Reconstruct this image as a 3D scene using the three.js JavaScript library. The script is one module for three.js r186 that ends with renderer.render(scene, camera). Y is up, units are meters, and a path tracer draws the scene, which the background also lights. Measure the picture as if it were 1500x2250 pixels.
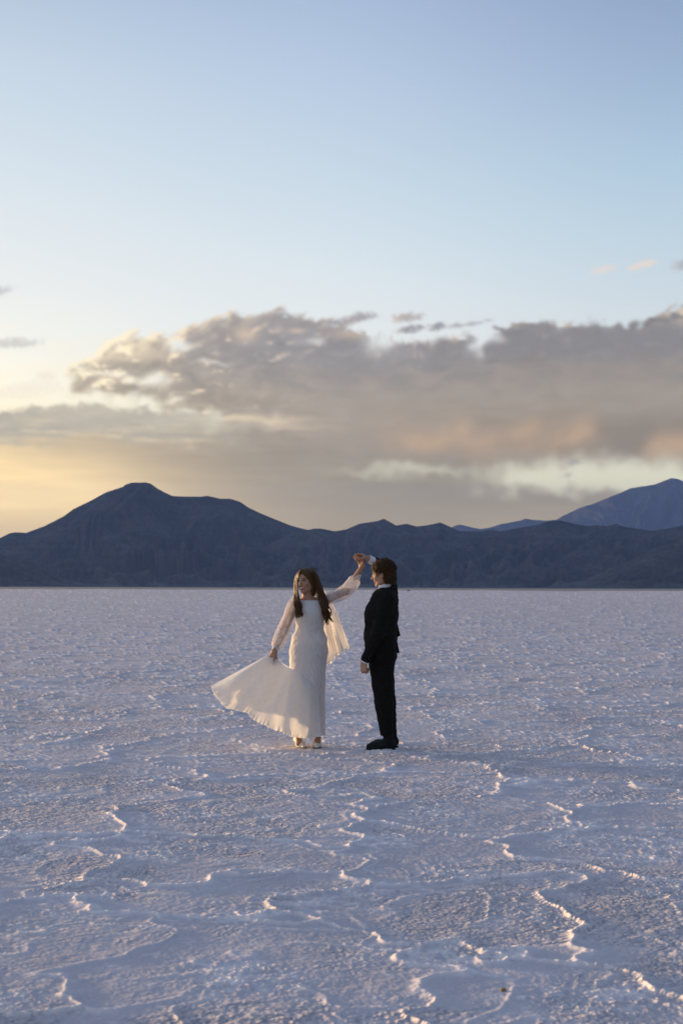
import * as THREE from 'three';
import { mergeGeometries, mergeVertices } from 'three/addons/utils/BufferGeometryUtils.js';
import { createNoise2D, createNoise3D } from 'simplex-noise';

// ───────────────────────── camera, sky, sun, exposure ─────────────────────────
const EYE = 1.55, FOCAL = 3125;                       // eye height in metres; focal length in units of the 2250-unit frame height (a 50 mm lens)
const scene = new THREE.Scene();
const camera = new THREE.PerspectiveCamera(2 * Math.atan(1125 / FOCAL) * 180 / Math.PI, 682 / 1024, 0.1, 80000);
camera.position.set(0, EYE, 0);
camera.rotation.order = 'YXZ';
camera.rotation.x = Math.atan(166 / FOCAL);           // tilted up three degrees
camera.rotation.z = 0.0030;                           // the horizon drops a little to the right
camera.focus = 13.9;
camera.userData.fStop = 4.0;

const renderer = new THREE.WebGLRenderer({ antialias: true });
renderer.toneMapping = THREE.LinearToneMapping;
renderer.toneMappingExposure = 2.0;
renderer.shadowMap.enabled = true;

const SUN_AZ = -57, SUN_EL = 2.3;                     // degrees: left of the view, above the horizon
const sunDir = new THREE.Vector3(Math.sin(SUN_AZ * Math.PI / 180) * Math.cos(SUN_EL * Math.PI / 180), Math.sin(SUN_EL * Math.PI / 180), -Math.cos(SUN_AZ * Math.PI / 180) * Math.cos(SUN_EL * Math.PI / 180));
const sun = new THREE.DirectionalLight(new THREE.Color().setRGB(1.0, 0.66, 0.33), 5.0);
sun.position.copy(sunDir).multiplyScalar(60).add(new THREE.Vector3(0, 0, -14));
sun.target.position.set(0, 0, -14);
sun.castShadow = true; sun.shadow.radius = 5;
Object.assign(sun.shadow.camera, { left: -20, right: 20, top: 20, bottom: -20, near: 1, far: 140 });
sun.shadow.mapSize.set(4096, 4096);
scene.add(sun, sun.target);

// seeded noise
function rng(seed) { let s = seed | 0; return () => { s = (s + 0x6d2b79f5) | 0; let t = Math.imul(s ^ (s >>> 15), 1 | s); t = (t + Math.imul(t ^ (t >>> 7), 61 | t)) ^ t; return ((t ^ (t >>> 14)) >>> 0) / 4294967296; }; }
const n2 = createNoise2D(rng(11)), n2b = createNoise2D(rng(29)), n3 = createNoise3D(rng(47));
const clamp = (x, a = 0, b = 1) => (x < a ? a : x > b ? b : x), lerp = (a, b, t) => a + (b - a) * t;
const sst = (a, b, x) => { const t = clamp((x - a) / (b - a)); return t * t * (3 - 2 * t); };
const gauss = (x, s) => Math.exp(-(x * x) / (s * s));
function fbm(x, y, oct = 5, gain = 0.5, f = n2) { let s = 0, a = 1, t = 0; for (let i = 0; i < oct; i++) { s += a * f(x + i * 17.3, y - i * 9.1); t += a; a *= gain; x *= 2.03; y *= 2.03; } return s / t; }
const table = (pts) => (x) => { if (x <= pts[0][0]) return pts[0][1]; for (let i = 1; i < pts.length; i++) if (x <= pts[i][0]) { const [a, p] = pts[i - 1], [b, q] = pts[i]; return p + (q - p) * (x - a) / (b - a); } return pts[pts.length - 1][1]; };
const s2l = (c) => { c /= 255; return c <= 0.04045 ? c / 12.92 : Math.pow((c + 0.055) / 1.055, 2.4); };
const L = (r, g, b) => [s2l(r), s2l(g), s2l(b)];
const mix3 = (a, b, t) => [a[0] + (b[0] - a[0]) * t, a[1] + (b[1] - a[1]) * t, a[2] + (b[2] - a[2]) * t];
const ctable = (pts) => { const f = [0, 1, 2].map((k) => table(pts.map(([x, c]) => [x, c[k]]))); return (x) => [f[0](x), f[1](x), f[2](x)]; };

// ───────────────────────── sky: air and clouds by direction ─────────────────────────
// ax, ay: azimuth and elevation in 1/54.54 degree, ax = 750 straight ahead, ay = 1290 at the horizon and falling upwards.
const high = [[-3620, L(132, 152, 190)], [-1900, L(138, 160, 198)], [-600, L(150, 173, 208)]];
const airMid = ctable([...high, [0, L(160, 182, 213)], [200, L(178, 197, 223)], [400, L(193, 211, 227)], [550, L(206, 220, 231)], [650, L(216, 225, 232)], [760, L(224, 229, 231)], [900, L(226, 225, 212)], [1040, L(211, 211, 196)], [1290, L(178, 168, 154)]]);
const airLeft = ctable([...high, [0, L(175, 192, 216)], [200, L(199, 214, 229)], [400, L(214, 225, 234)], [550, L(226, 231, 235)], [650, L(232, 234, 234)], [760, L(242, 241, 234)], [850, L(253, 247, 230)], [950, L(254, 240, 206)], [1060, L(255, 226, 176)], [1290, L(240, 204, 154)]]);
const airRight = ctable([...high, [0, L(137, 158, 193)], [200, L(153, 176, 206)], [400, L(172, 197, 219)], [550, L(186, 206, 221)], [650, L(196, 210, 222)], [760, L(206, 214, 220)], [900, L(214, 216, 208)], [1040, L(211, 211, 196)], [1290, L(172, 164, 152)]]);
const bankTop = table([[-4000, 800], [-900, 900], [60, 900], [120, 852], [150, 818], [205, 790], [235, 765], [290, 738], [365, 742], [385, 728], [440, 712], [505, 692], [560, 698], [618, 682], [660, 700], [720, 706], [770, 712], [800, 730], [850, 745], [900, 752], [960, 752], [1005, 738], [1050, 745], [1090, 722], [1130, 712], [1190, 713], [1230, 722], [1290, 716], [1345, 724], [1400, 722], [1440, 704], [1490, 684], [1560, 690], [1750, 660], [2300, 570], [5000, 560], [9000, 620], [15000, 700]]);
const bankBase = table([[-4000, 900], [100, 868], [160, 872], [260, 880], [400, 900], [560, 950], [700, 985], [900, 1005], [1100, 1030], [1200, 1012], [1300, 1000], [1500, 1022], [1700, 1010], [15000, 1000]]);
const smalls = [[1322, 605, 38, 9, 0.65, 1], [1405, 602, 36, 9, 0.9, 1], [1495, 601, 34, 12, 0.6, 0], [-10, 660, 48, 12, 0.5, 0], [30, 771, 80, 13, 0.45, 0], [60, 868, 90, 20, 0.35, 1], [105, 838, 22, 10, 0.4, 1],
  [785, 701, 46, 13, 1.0, 0.15], [735, 711, 40, 9, 0.9, 0], [893, 697, 48, 11, 1.0, 0.3], [900, 724, 40, 10, 1.0, 0], [958, 723, 22, 11, 1.0, 0], [1035, 712, 50, 5, 0.7, 0], [1000, 720, 24, 5, 0.7, 0], [1250, 1016, 22, 8, 0.6, 0], [1243, 1047, 17, 5, 0.55, 0], [1248, 1080, 10, 4, 0.6, 0]];
function skyAt(ax, ay) {
  const left = 1 / (1 + Math.exp((ax - 230) / 150));                    // nearer the sun
  const right = sst(700, 1500, ax);
  const wide = lerp(1 / (1 + Math.exp((ax - 330) / 240)), left, sst(560, 800, ay));
  let c = mix3(mix3(airMid(ay), airRight(ay), sst(600, 1600, ax)), airLeft(ay), wide);
  const sunward = gauss(ax - (750 + SUN_AZ * 54.54), 1050);
  c = c.map((v, k) => v * (1 + sunward * [1.1, 0.85, 0.5][k] * sst(-300, 1200, ay)));
  const fromSun = Math.abs(((ax - 750) / 54.54 - SUN_AZ + 540) % 360 - 180), away = 1 - 0.56 * sst(70, 104, fromSun) * sst(-3000, 200, ay);   // sky out of view, away from the low sun, is set dimmer
  c = c.map((v, k) => v * Math.pow(away, [1.15, 1, 0.85][k]));
  if (ay < 400 || ay > 1330) return c;
  // wind-drawn coordinates
  const wx = 16 * n2(ax / 130, ay / 90) + 7 * n2(ax / 47 + 9, ay / 36), wy = 12 * n2b(ax / 120, ay / 80) + 6 * n2b(ax / 44, ay / 34);
  // thin veil of high haze above the bank
  const wisp = sst(0.05, 0.75, fbm(ax / 330 - ay / 500, ay / 60, 5) * 0.6 + 0.35 - Math.abs(ay - 800) / 260) * (0.6 * left + 0.10);
  c = mix3(c, mix3(L(226, 222, 220), L(252, 240, 214), left), wisp);
  // rain haze between the bank and the horizon
  const gapR = sst(990, 1120, ax + wx * 2) * sst(985, 1020, ay + wy) * (1 - sst(1052, 1092, ay + wy * 0.6 + 18 * fbm(ax / 120, ay / 60, 3) - (ax - 1100) * 0.06));
  const gapMid = gauss(ay - 1032 - wy, 12) * gauss(ax - 900, 130) * 0.55;
  const hz = sst(905, 965, ay + wy) * (1 - 0.86 * gapR) * (1 - gapMid);
  const glow = left * gauss(ay - 1068 - 0.10 * ax, 70);
  let hc = mix3(L(141, 136, 135), L(152, 143, 137), sst(1060, 1200, ay));
  hc = mix3(hc, L(200, 181, 158), clamp(left * 1.35) * 0.75);
  hc = mix3(hc, L(250, 222, 176), clamp(glow * 1.5 + left * 0.25) * (0.86 + 0.14 * fbm(ax / 260, ay / 26, 4)));
  hc = mix3(hc, L(178, 165, 150), right * sst(1090, 1180, ay) * 0.5);
  hc = hc.map((v) => v * (1 + 0.05 * fbm(ax / 300, ay / 40, 4) + 0.07 * fbm(ax / 380, ay / 13, 4) * (1 - sst(1040, 1100, ay))));
  c = mix3(c, hc, hz * 0.95);
  // low stratus on the left
  {
    const top = table([[-4000, 905], [0, 918], [80, 902], [150, 898], [215, 893], [280, 900], [420, 905], [560, 915], [15000, 930]])(ax);
    const s = ay - top + 13 * fbm((ax + wx) / 90, (ay + wy) / 34, 5) + 4 * n2(ax / 18, ay / 12);
    const a = sst(-7, 10, s) * (1 - sst(55, 92, s + 10 * n2(ax / 200, ay / 22))) * (1 - sst(330, 620, ax + wx * 3));
    const st = 0.5 + 0.5 * fbm(ax / 190 + wx / 60, ay / 22 + wy / 40, 5);
    let k = mix3(L(163, 160, 157), L(192, 184, 172), st);
    k = mix3(k, L(240, 222, 188), 0.55 * sst(0.52, 0.85, fbm(ax / 230 + 3, ay / 17, 4) * 0.5 + 0.5) * sst(15, 60, s));
    c = mix3(c, k, a * 0.93);
  }
  // the bank
  {
    const lean = 1 - sst(760, 960, ax), field = (x, y) => { const px = (x + wx * 0.7) + 0.9 * lean * y, py = y + wy * 0.7 + 0.25 * lean * x; const bil = 1 - Math.abs(n2(px / 84, py / 52)) - 0.5 * Math.abs(n2b(px / 40, py / 24)); return y - bankTop(x) + 19 * (bil - 0.42) + lerp(9, 13, lean) * fbm(px / lerp(44, 58, lean), py / lerp(32, 26, lean), 5, 0.5); };
    const s = field(ax, ay), sl = field(ax - 11, ay - 5), sr = field(ax + 6, ay + 9);
    const top = sst(-5, 9, s);
    const depth = bankBase(ax) - ay + 24 * fbm(ax / 90, ay / 110, 4) + 3 * n2((ax + ay * 0.25) / 30, ay / 140) * right;
    const soft = lerp(14, 40, sst(300, 900, ax));
    const body = top * sst(-soft, soft, depth) * sst(105, 175, ax + wx * 1.2 + 20 * n2b(ax / 40, ay / 18) - Math.abs(ay - 828) * 0.25);
    // see-through holes with lit rims
    const hole = (x, y, rx, ry, a) => a * Math.exp(-Math.pow((ax - x + wx) / rx, 2) - Math.pow((ay - y + wy * 0.6) / ry, 2));
    const holes = hole(398, 766, 26, 9, 0.9) + hole(345, 841, 22, 15, 0.85) + hole(300, 842, 36, 6, 0.6) + hole(215, 882, 60, 9, 0.8) + hole(830, 752, 30, 22, 0.9) + hole(680, 752, 26, 10, 0.5) + hole(1047, 758, 12, 22, 0.9) + hole(1065, 748, 26, 10, 0.7) + hole(240, 832, 50, 5, 0.45) + hole(380, 882, 26, 4, 0.6) + hole(470, 800, 36, 4, 0.4);
    const alpha = body * (1 - clamp(holes));
    const mot = fbm((ax + wx) / 150, (ay + wy) / 52, 5), mot2 = fbm((ax + wx) / 96 + ay / 190, (ay + wy) / 30, 5, 0.5);
    let k = mix3(L(140, 139, 147), L(157, 149, 146), sst(775, 880, ay + mot * 40));
    k = mix3(k, L(133, 133, 141), sst(900, 1200, ax) * (1 - sst(770, 830, ay + mot * 22)) * 0.9);
    k = mix3(k, L(136, 129, 129), right * sst(880, 950, ay) * 0.8);
    k = mix3(k, L(150, 142, 142), sst(900, 1200, ax) * gauss(ay - 815 - 20 * mot, 26) * 0.6);
    k = mix3(k, L(184, 171, 155), clamp(left * 2.0) * 0.55);
    k = mix3(k, L(150, 143, 138), gauss(ax - 190, 60) * gauss(ay - 822, 11) * 0.8 + 0.6 * gauss(ax - 330, 110) * gauss(ay - 803, 13) + 0.5 * gauss(ax - 300, 130) * gauss(ay - 858, 13));
    k = mix3(k, L(222, 204, 180), 0.62 * (1 - sst(300, 420, ax - (ay - 780) * 0.4)) * (1 - sst(785, 812, ay)) * sst(-0.55, 0.3, mot2 + 0.3));
    const calm = sst(760, 830, ay) * sst(450, 800, ax);                      // the rainy heart of the bank is smoother than its crown
    k = k.map((v, i) => v * (1 + (0.15 * mot + 0.12 * mot2) * (1 - 0.62 * calm) + 0.035 * n2(ax / 14, ay / 10) * (1 - calm) + 0.045 * calm * fbm(ax / 300, ay / 30, 3)));
    // sunlit left and upper edges
    const grad = clamp((s - sl) / 20), rim = Math.exp(-Math.max(0, s) / lerp(26, 12, sst(300, 700, ax))) + 0.7 * sst(0.1, 0.55, mot2) * sst(0.1, 0.8, grad) * (1 - calm) + 1.1 * clamp(holes * 1.5) * (1 - clamp(holes));
    const lit = clamp(rim * (0.2 + 0.8 * sst(0.0, 0.7, grad))) * (0.16 + 1.75 * clamp(left * 2.4) + 0.30 * (1 - right)) * (0.55 + 0.45 * sst(-0.3, 0.4, n2(ax / 75, ay / 60)));
    k = mix3(k, mix3(L(230, 206, 186), L(255, 240, 210), clamp(left * 2.2)), clamp(lit, 0, 0.95));
    k = mix3(k, L(236, 214, 192), 0.75 * gauss(ax - 1490, 55) * gauss(ay - 700, 20) * sst(-0.5, 0.3, mot2));
    k = mix3(k, L(240, 220, 196), 0.8 * gauss(ax - 1235, 16) * gauss(ay - 719, 6));
    k = mix3(k, L(232, 208, 186), 0.7 * gauss(ax - 1000, 13) * gauss(ay - 740, 10));
    k = mix3(k, L(214, 192, 172), 0.7 * gauss(ax - 535, 26) * gauss(ay - 738, 16) + 0.8 * gauss(ax - 650, 18) * gauss(ay - 729, 4) + 0.5 * gauss(ax - 770, 40) * gauss(ay - 735, 10));
    k = mix3(k, L(222, 205, 182), 0.85 * gauss(ax - 500 + 2 * wx, 140) * gauss(ay - 922 - 0.02 * (ax - 500) + wy * 0.4, 8) + 0.45 * gauss(ax - 330 + wx, 120) * gauss(ay - 893, 5) + 0.35 * gauss(ax - 640, 90) * gauss(ay - 938 + wy * 0.4, 5));
    k = k.map((v) => v * (1 - 0.07 * sst(600, 1200, ax)));
    // sunlit rain hanging from the base
    const v1 = gauss(ay - 962 - 10 * n2(ax / 130, 3), 36) * sst(790, 900, ax) * (1 - sst(1270, 1340, ax)) * (0.5 + 0.5 * sst(-0.45, 0.5, fbm(ax / 120 + ay / 300, ay / 120, 4)));
    const v2 = gauss(ay - 985, 30) * sst(1385, 1440, ax + 0.5 * (ay - 985)) * (1 - sst(1560, 1700, ax));
    k = mix3(k, L(196, 168, 145), clamp(0.62 * v1 + 0.66 * v2));
    c = mix3(c, k, alpha * 0.97);
  }
  // (small clouds)
  for (const [x, y, rx, ry, a, lit] of smalls) {
    if (Math.abs(ax - x) > rx * 2.2 || Math.abs(ay - y) > ry * 3) continue;
    const q = Math.pow((ax - x + wx * 0.4) / rx, 2) + Math.pow((ay - y + wy * 0.35 + (ax - x) * 0.13) / ry, 2) - 0.75 * fbm(ax / 17, ay / 9, 4);
    c = mix3(c, mix3(L(150, 150, 160), L(226, 211, 202), clamp(lit + 0.5 * sst(0, -1, (ax - x) / rx))), a * (1 - sst(0.1, 1.15, q)));
  }
  return c;
}
const HAZE = { tint: [0.27, 0.46, 1.0], density: 3.1e-5, top: 1850, reach: 24000 };
function beyondHaze(c, el) {                           // what lies behind the haze of the valley, so that it looks like c through it
  const d = Math.min(HAZE.top / Math.max(Math.sin(el * Math.PI / 180), 1e-3), HAZE.reach), T = Math.exp(-HAZE.density * d);
  return c.map((v, k) => Math.max(0.02, (v - (1 - T) * HAZE.tint[k] * 0.31) / T));
}
{
  const W = 4096, H = 2048, data = new Float32Array(W * H * 4);
  const colX = new Float32Array(W);
  for (let i = 0; i < W; i++) {                                       // column -> azimuth: u = atan2(z, x) / 2pi + 0.5, straight ahead is -z
    let az = ((i + 0.5) / W - 0.5) * 360 + 90; if (az > 180) az -= 360;
    colX[i] = 750 + az * 54.54;
  }
  for (let j = 0; j < H; j++) {
    const el = ((j + 0.5) / H - 0.5) * 180, ay = 1290 - el * 54.54;
    for (let i = 0; i < W; i++) {
      const o = (j * W + i) * 4, c = el < -1 ? [0.28, 0.28, 0.36] : beyondHaze(skyAt(colX[i], Math.min(ay, 1290)), el);
      data[o] = c[0] / 2.0; data[o + 1] = c[1] / 2.0; data[o + 2] = c[2] / 2.0; data[o + 3] = 1;
    }
  }
  const t = new THREE.DataTexture(data, W, H, THREE.RGBAFormat, THREE.FloatType);
  t.mapping = THREE.EquirectangularReflectionMapping; t.magFilter = THREE.LinearFilter; t.minFilter = THREE.LinearFilter; t.needsUpdate = true;
  scene.background = t; scene.environment = t;
}
console.log('sky done');

// ───────────────────────── helpers for objects ─────────────────────────
const taken = new Map();
function numbered(name) { const n = taken.get(name) || 0; taken.set(name, n + 1); return n ? name + '_' + String(n).padStart(3, '0') : name; }
function add(name, geo, mat, parent) { const m = new THREE.Mesh(geo, mat); m.name = parent ? name : numbered(name); m.castShadow = m.receiveShadow = true; (parent || scene).add(m); return m; }
function structure(o, label, category) { o.userData = { kind: 'structure', label, category }; return o; }
function gridGeometry(nu, nv, fill, colors) {
  const pos = new Float32Array(nu * nv * 3), uv = new Float32Array(nu * nv * 2), col = colors ? new Float32Array(nu * nv * 3) : null, idx = new Uint32Array((nu - 1) * (nv - 1) * 6);
  for (let j = 0, k = 0; j < nv; j++) for (let i = 0; i < nu; i++, k++) fill(i, j, k, pos, uv, col);
  for (let j = 0, q = 0; j < nv - 1; j++) for (let i = 0; i < nu - 1; i++) { const a = j * nu + i, b = a + 1, c = a + nu, d = c + 1; idx[q++] = a; idx[q++] = b; idx[q++] = c; idx[q++] = b; idx[q++] = d; idx[q++] = c; }
  const g = new THREE.BufferGeometry();
  g.setAttribute('position', new THREE.BufferAttribute(pos, 3)); g.setAttribute('uv', new THREE.BufferAttribute(uv, 2)); if (col) g.setAttribute('color', new THREE.BufferAttribute(col, 3));
  g.setIndex(new THREE.BufferAttribute(idx, 1)); g.computeVertexNormals();
  return g;
}

// ───────────────────────── salt flat ─────────────────────────
const hash2 = (i, j, k) => { let h = Math.imul(i, 374761393) ^ Math.imul(j, 668265263) ^ Math.imul(k, 1274126177); h = Math.imul(h ^ (h >>> 13), 1274126177); return ((h ^ (h >>> 16)) >>> 0) / 4294967296; };
function cellEdge(x, z, seed) {                        // distance to the nearest border of an irregular cell pattern (cells of about one unit)
  const ci = Math.floor(x), cj = Math.floor(z); let bd = 1e9, bx = 0, bz = 0, bi = 0, bj = 0;
  for (let j = cj - 1; j <= cj + 1; j++) for (let i = ci - 1; i <= ci + 1; i++) { const px = i + 0.12 + 0.76 * hash2(i, j, seed), pz = j + 0.12 + 0.76 * hash2(i, j, seed + 1), d = (px - x) ** 2 + (pz - z) ** 2; if (d < bd) { bd = d; bx = px; bz = pz; bi = i; bj = j; } }
  let e = 1e9, id = 0;
  for (let j = bj - 2; j <= bj + 2; j++) for (let i = bi - 2; i <= bi + 2; i++) {
    if (i === bi && j === bj) continue;
    const px = i + 0.12 + 0.76 * hash2(i, j, seed), pz = j + 0.12 + 0.76 * hash2(i, j, seed + 1), dx = px - bx, dz = pz - bz, l = Math.hypot(dx, dz);
    const d = ((px + bx) / 2 - x) * dx / l + ((pz + bz) / 2 - z) * dz / l;
    if (d < e) { e = d; id = hash2(i + bi, j + bj, seed + 5); }
  }
  return [e, id, hash2(bi, bj, seed + 9)];
}
let crust = 0;                                         // how pale the last sampled spot is: crusted salt, its sunlit crests painted brighter
function saltHeight(x, z, fine = 0) {                  // fine: the spacing of the samples; relief smaller than that is left to the material
  const wx = x + 0.34 * n2(x * 0.75, z * 0.75) + 0.10 * n2b(x * 2.6, z * 2.6) + 0.012 * n2(x * 9, z * 9), wz = z + 0.34 * n2b(x * 0.75 + 7, z * 0.75) + 0.10 * n2(x * 2.6, z * 2.6 + 5) + 0.012 * n2b(x * 9, z * 9);
  let h = 0.012 * n2(x * 0.21, z * 0.21);
  const knob = 0.72 + 0.16 * n2b(x * 6, z * 6) + (fine < 0.06 ? 0.2 * n2(x * 21, z * 21) : 0);
  { const [e, id, cell] = cellEdge(wx / 1.3, wz / 1.3, 3), d = e * 1.3, w = 0.016 + 0.010 * id, keep = 0.35 + 0.65 * sst(0.02, 0.35, id * 0.75 + 0.3 * n2(x * 0.5 + 30, z * 0.5)); crust = keep * (0.5 + 0.5 * knob) * Math.exp(-Math.pow(d / (w * 1.7), 2)); h += keep * (0.0115 + 0.012 * id) * knob * Math.exp(-Math.pow(d / w, 2)) + 0.003 * (cell - 0.5) + 0.003 * keep * Math.exp(-d / 0.10); }
  if (fine < 0.35) { const [e, id] = cellEdge(wx / 0.5 + 40, wz / 0.5, 17), d = e * 0.5, keep = sst(0.2, 0.7, id + 0.35 * n2b(x * 0.8, z * 0.8)); const q = keep * knob * Math.exp(-Math.pow(d / 0.03, 2)); crust += 0.6 * q; h += keep * 0.005 * knob * Math.exp(-Math.pow(d / 0.022, 2)); }
  const patch = sst(-0.1, 0.6, fbm(x * 0.8 + 50, z * 0.8, 3));
  if (fine < 0.3) h += 0.002 * n2(x * 2.1, z * 2.1) + (0.0006 + 0.0016 * patch) * n2(x * 4.4, z * 4.4);
  if (fine < 0.12) h += (0.0005 + 0.0024 * patch) * n2b(x * 9.2, z * 9.2);
  if (fine < 0.06) h += (0.0006 + 0.0034 * patch) * n2(x * 19, z * 19);
  if (fine < 0.02) h += (0.0007 + 0.0022 * patch) * n2b(x * 43, z * 43);
  crust += 0.6 * sst(-0.05, 0.8, 0.7 * n2(x * 4.7 + 3, z * 4.7) + 0.5 * n2b(x * 13, z * 13) + 0.9 * patch - 0.45);
  return h;
}
const saltNormal = (() => {                            // crystals and crust finer than the mesh, 6.4 m across, tiling
  const N = 2048, S = 6.4, h = new Float32Array(N * N);
  const per = (i, j, f, seed) => { const x = i / N * f, y = j / N * f, xi = Math.floor(x), yi = Math.floor(y), u = x - xi, v = y - yi, su = u * u * (3 - 2 * u), sv = v * v * (3 - 2 * v), H = (a, b) => hash2(((a % f) + f) % f, ((b % f) + f) % f, seed); return lerp(lerp(H(xi, yi), H(xi + 1, yi), su), lerp(H(xi, yi + 1), H(xi + 1, yi + 1), su), sv) * 2 - 1; };
  for (let j = 0; j < N; j++) for (let i = 0; i < N; i++) {
    const patch = sst(-0.2, 0.45, per(i, j, 9, 1) * 0.5 + per(i, j, 23, 2) * 0.35 + per(i, j, 61, 12) * 0.3);
    h[j * N + i] = (0.12 + patch) * (0.0035 * per(i, j, 61, 3) + 0.0048 * per(i, j, 131, 4) + 0.0042 * per(i, j, 277, 5) + 0.0030 * per(i, j, 563, 6));
  }
  const d = new Uint8Array(N * N * 4), e = S / N;
  for (let j = 0; j < N; j++) for (let i = 0; i < N; i++) {
    const dx = (h[j * N + (i + 1) % N] - h[j * N + (i + N - 1) % N]) / (2 * e), dy = (h[((j + 1) % N) * N + i] - h[((j + N - 1) % N) * N + i]) / (2 * e), l = 1 / Math.hypot(dx, dy, 1), o = (j * N + i) * 4;
    d[o] = 127.5 * (1 - dx * l); d[o + 1] = 127.5 * (1 - dy * l); d[o + 2] = 127.5 * (1 + l); d[o + 3] = 255;
  }
  const t = new THREE.DataTexture(d, N, N); t.wrapS = t.wrapT = THREE.RepeatWrapping; t.magFilter = THREE.LinearFilter; t.needsUpdate = true;
  return t;
})();
const saltMat = new THREE.MeshStandardMaterial({ vertexColors: true, roughness: 0.9, normalMap: saltNormal, normalScale: new THREE.Vector2(1.9, 1.9) });
{
  const az = [], R = [];
  for (let a = -180; a < -18.6; a += 2.7) az.push(a);
  for (let a = -18.6; a < 18.6; a += 0.052) az.push(a);
  for (let a = 18.6; a <= 177.3; a += 2.7) az.push(a);
  az.push(180);
  for (let r = 0; r < 3.2; r += 0.2) R.push(r);
  for (let y = 1.55 * 1421 / 3.2; y > 3; y -= 0.72) R.push(1.55 * 1421 / y);
  for (let y = 3; y > 0.24; y -= 0.16) R.push(1.55 * 1421 / y);
  R.push(9600, 11000, 12500);
  const plate = [0.565, 0.51, 0.525], litCrust = [0.88, 0.775, 0.735], mud = [0.25, 0.225, 0.205];  // crust colour paler than the plates, partly standing in for sunlight on the crests
  const g = gridGeometry(az.length, R.length, (i, j, k, p, uv, c) => {
    const a = az[i] * Math.PI / 180, r = R[j], x = Math.sin(a) * r, z = -Math.cos(a) * r, dr = j ? r - R[j - 1] : 0.2, wedge = Math.abs(az[i]) <= 18.61 ? 1 : 0;
    crust = 0.4; const h = r > 900 || !wedge && r > 40 ? 0 : saltHeight(x, z, wedge ? dr * 0.45 : 0.5) * (1 - sst(400, 900, r)), white = clamp(crust), salt = mix3(plate, litCrust, white);
    p.set([x, h, z], k * 3); uv.set([x / 6.4, -z / 6.4], k * 2);
    const v = 1 + 0.05 * n2(x * 0.6, z * 0.6) + 0.05 * n2b(x * 2.3, z * 2.3) + 0.05 * fbm(x * 0.011, z * 0.004, 3);
    const m = sst(-0.05, 0.05, (r - 900) / 1400 + 0.2 * fbm(a * 11, r / 300, 4));   // the muddy shore of the flat, with a ragged edge
    c.set([0, 1, 2].map((q) => lerp(salt[q] * v, mud[q] * v, m)), k * 3);
  }, true);
  structure(add('salt_flat', g, saltMat), 'white cracked salt flat with low crusted pressure ridges', 'salt flat');
}
console.log('salt done');

// ───────────────────────── mountains ─────────────────────────
const rockMat = new THREE.MeshStandardMaterial({ vertexColors: true, roughness: 1 });
function range(name, label, sky, r0, r1, { a0 = -26, a1 = 26, step = 0.05, rows = 110, seed = 0, rock, scrub, spur = 900, carve = 0.68, pw = 1.15, rough = 1, vary = 1 }) {
  const nu = Math.round((a1 - a0) / step) + 1, crest = table(sky);
  const g = gridGeometry(nu, rows, (i, j, k, p, uv, c) => {
    const az = a0 + i * step, a = az * Math.PI / 180, t = j / (rows - 1) * 1.2, r = lerp(r0, r1, t), arc = a * (r0 + r1) / 2;
    const top = Math.max(0, (1290 - crest(750 + FOCAL * Math.tan(a))) / FOCAL * r1 / Math.cos(a) * Math.cos(a));
    let h;
    if (t <= 1) {
      const w = arc + 260 * n2(arc / 900 + seed, t * 2.2), rid = 1 - Math.abs(n2(w / spur + seed, t * 0.9)) * 1.5, rid2 = 1 - Math.abs(n2b(w / (spur * 0.36), t * 2 + seed)) * 1.5, prof = Math.pow(t, pw) * (1 - 0.12 * Math.sin(t * Math.PI));
      h = top * (prof - carve * (1 - (rid * 0.65 + rid2 * 0.35)) * Math.pow(Math.sin(Math.PI * Math.min(1, t * 0.98)), 1.2) * 0.62 + 0.035 * fbm(arc / 150 + seed, r / 170, 4) * Math.sin(Math.PI * t));
      h += rough * 9 * fbm(arc / 60, r / 60 + seed, 3) * sst(0, 0.15, t) * (0.35 + 0.65 * (1 - t));
      h += (1 - sst(0, 0.22, t)) * 14 * sst(0.02, 0.22, t);
    } else h = top * (1 - sst(1, 1.25, t) * 0.6);
    h = Math.max(h, -2 + t * 4);
    p.set([Math.sin(a) * r, h, -Math.cos(a) * r], k * 3); uv.set([arc / 500, t * 3], k * 2);
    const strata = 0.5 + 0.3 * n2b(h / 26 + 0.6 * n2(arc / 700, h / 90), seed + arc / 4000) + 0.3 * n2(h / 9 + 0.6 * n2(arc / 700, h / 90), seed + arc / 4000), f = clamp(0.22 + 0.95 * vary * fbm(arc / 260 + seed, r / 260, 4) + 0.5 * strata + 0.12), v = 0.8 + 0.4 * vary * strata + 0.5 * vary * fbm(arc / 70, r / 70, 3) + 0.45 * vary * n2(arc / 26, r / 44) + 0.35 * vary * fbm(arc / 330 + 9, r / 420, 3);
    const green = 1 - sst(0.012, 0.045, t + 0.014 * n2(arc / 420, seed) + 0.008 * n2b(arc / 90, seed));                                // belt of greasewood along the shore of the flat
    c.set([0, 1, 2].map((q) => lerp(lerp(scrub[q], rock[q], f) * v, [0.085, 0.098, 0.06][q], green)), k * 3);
  }, true);
  return structure(add(name, g, rockMat), label, 'mountain');
}
const dark = { rock: [0.056, 0.047, 0.041], scrub: [0.022, 0.022, 0.022] };
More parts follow.
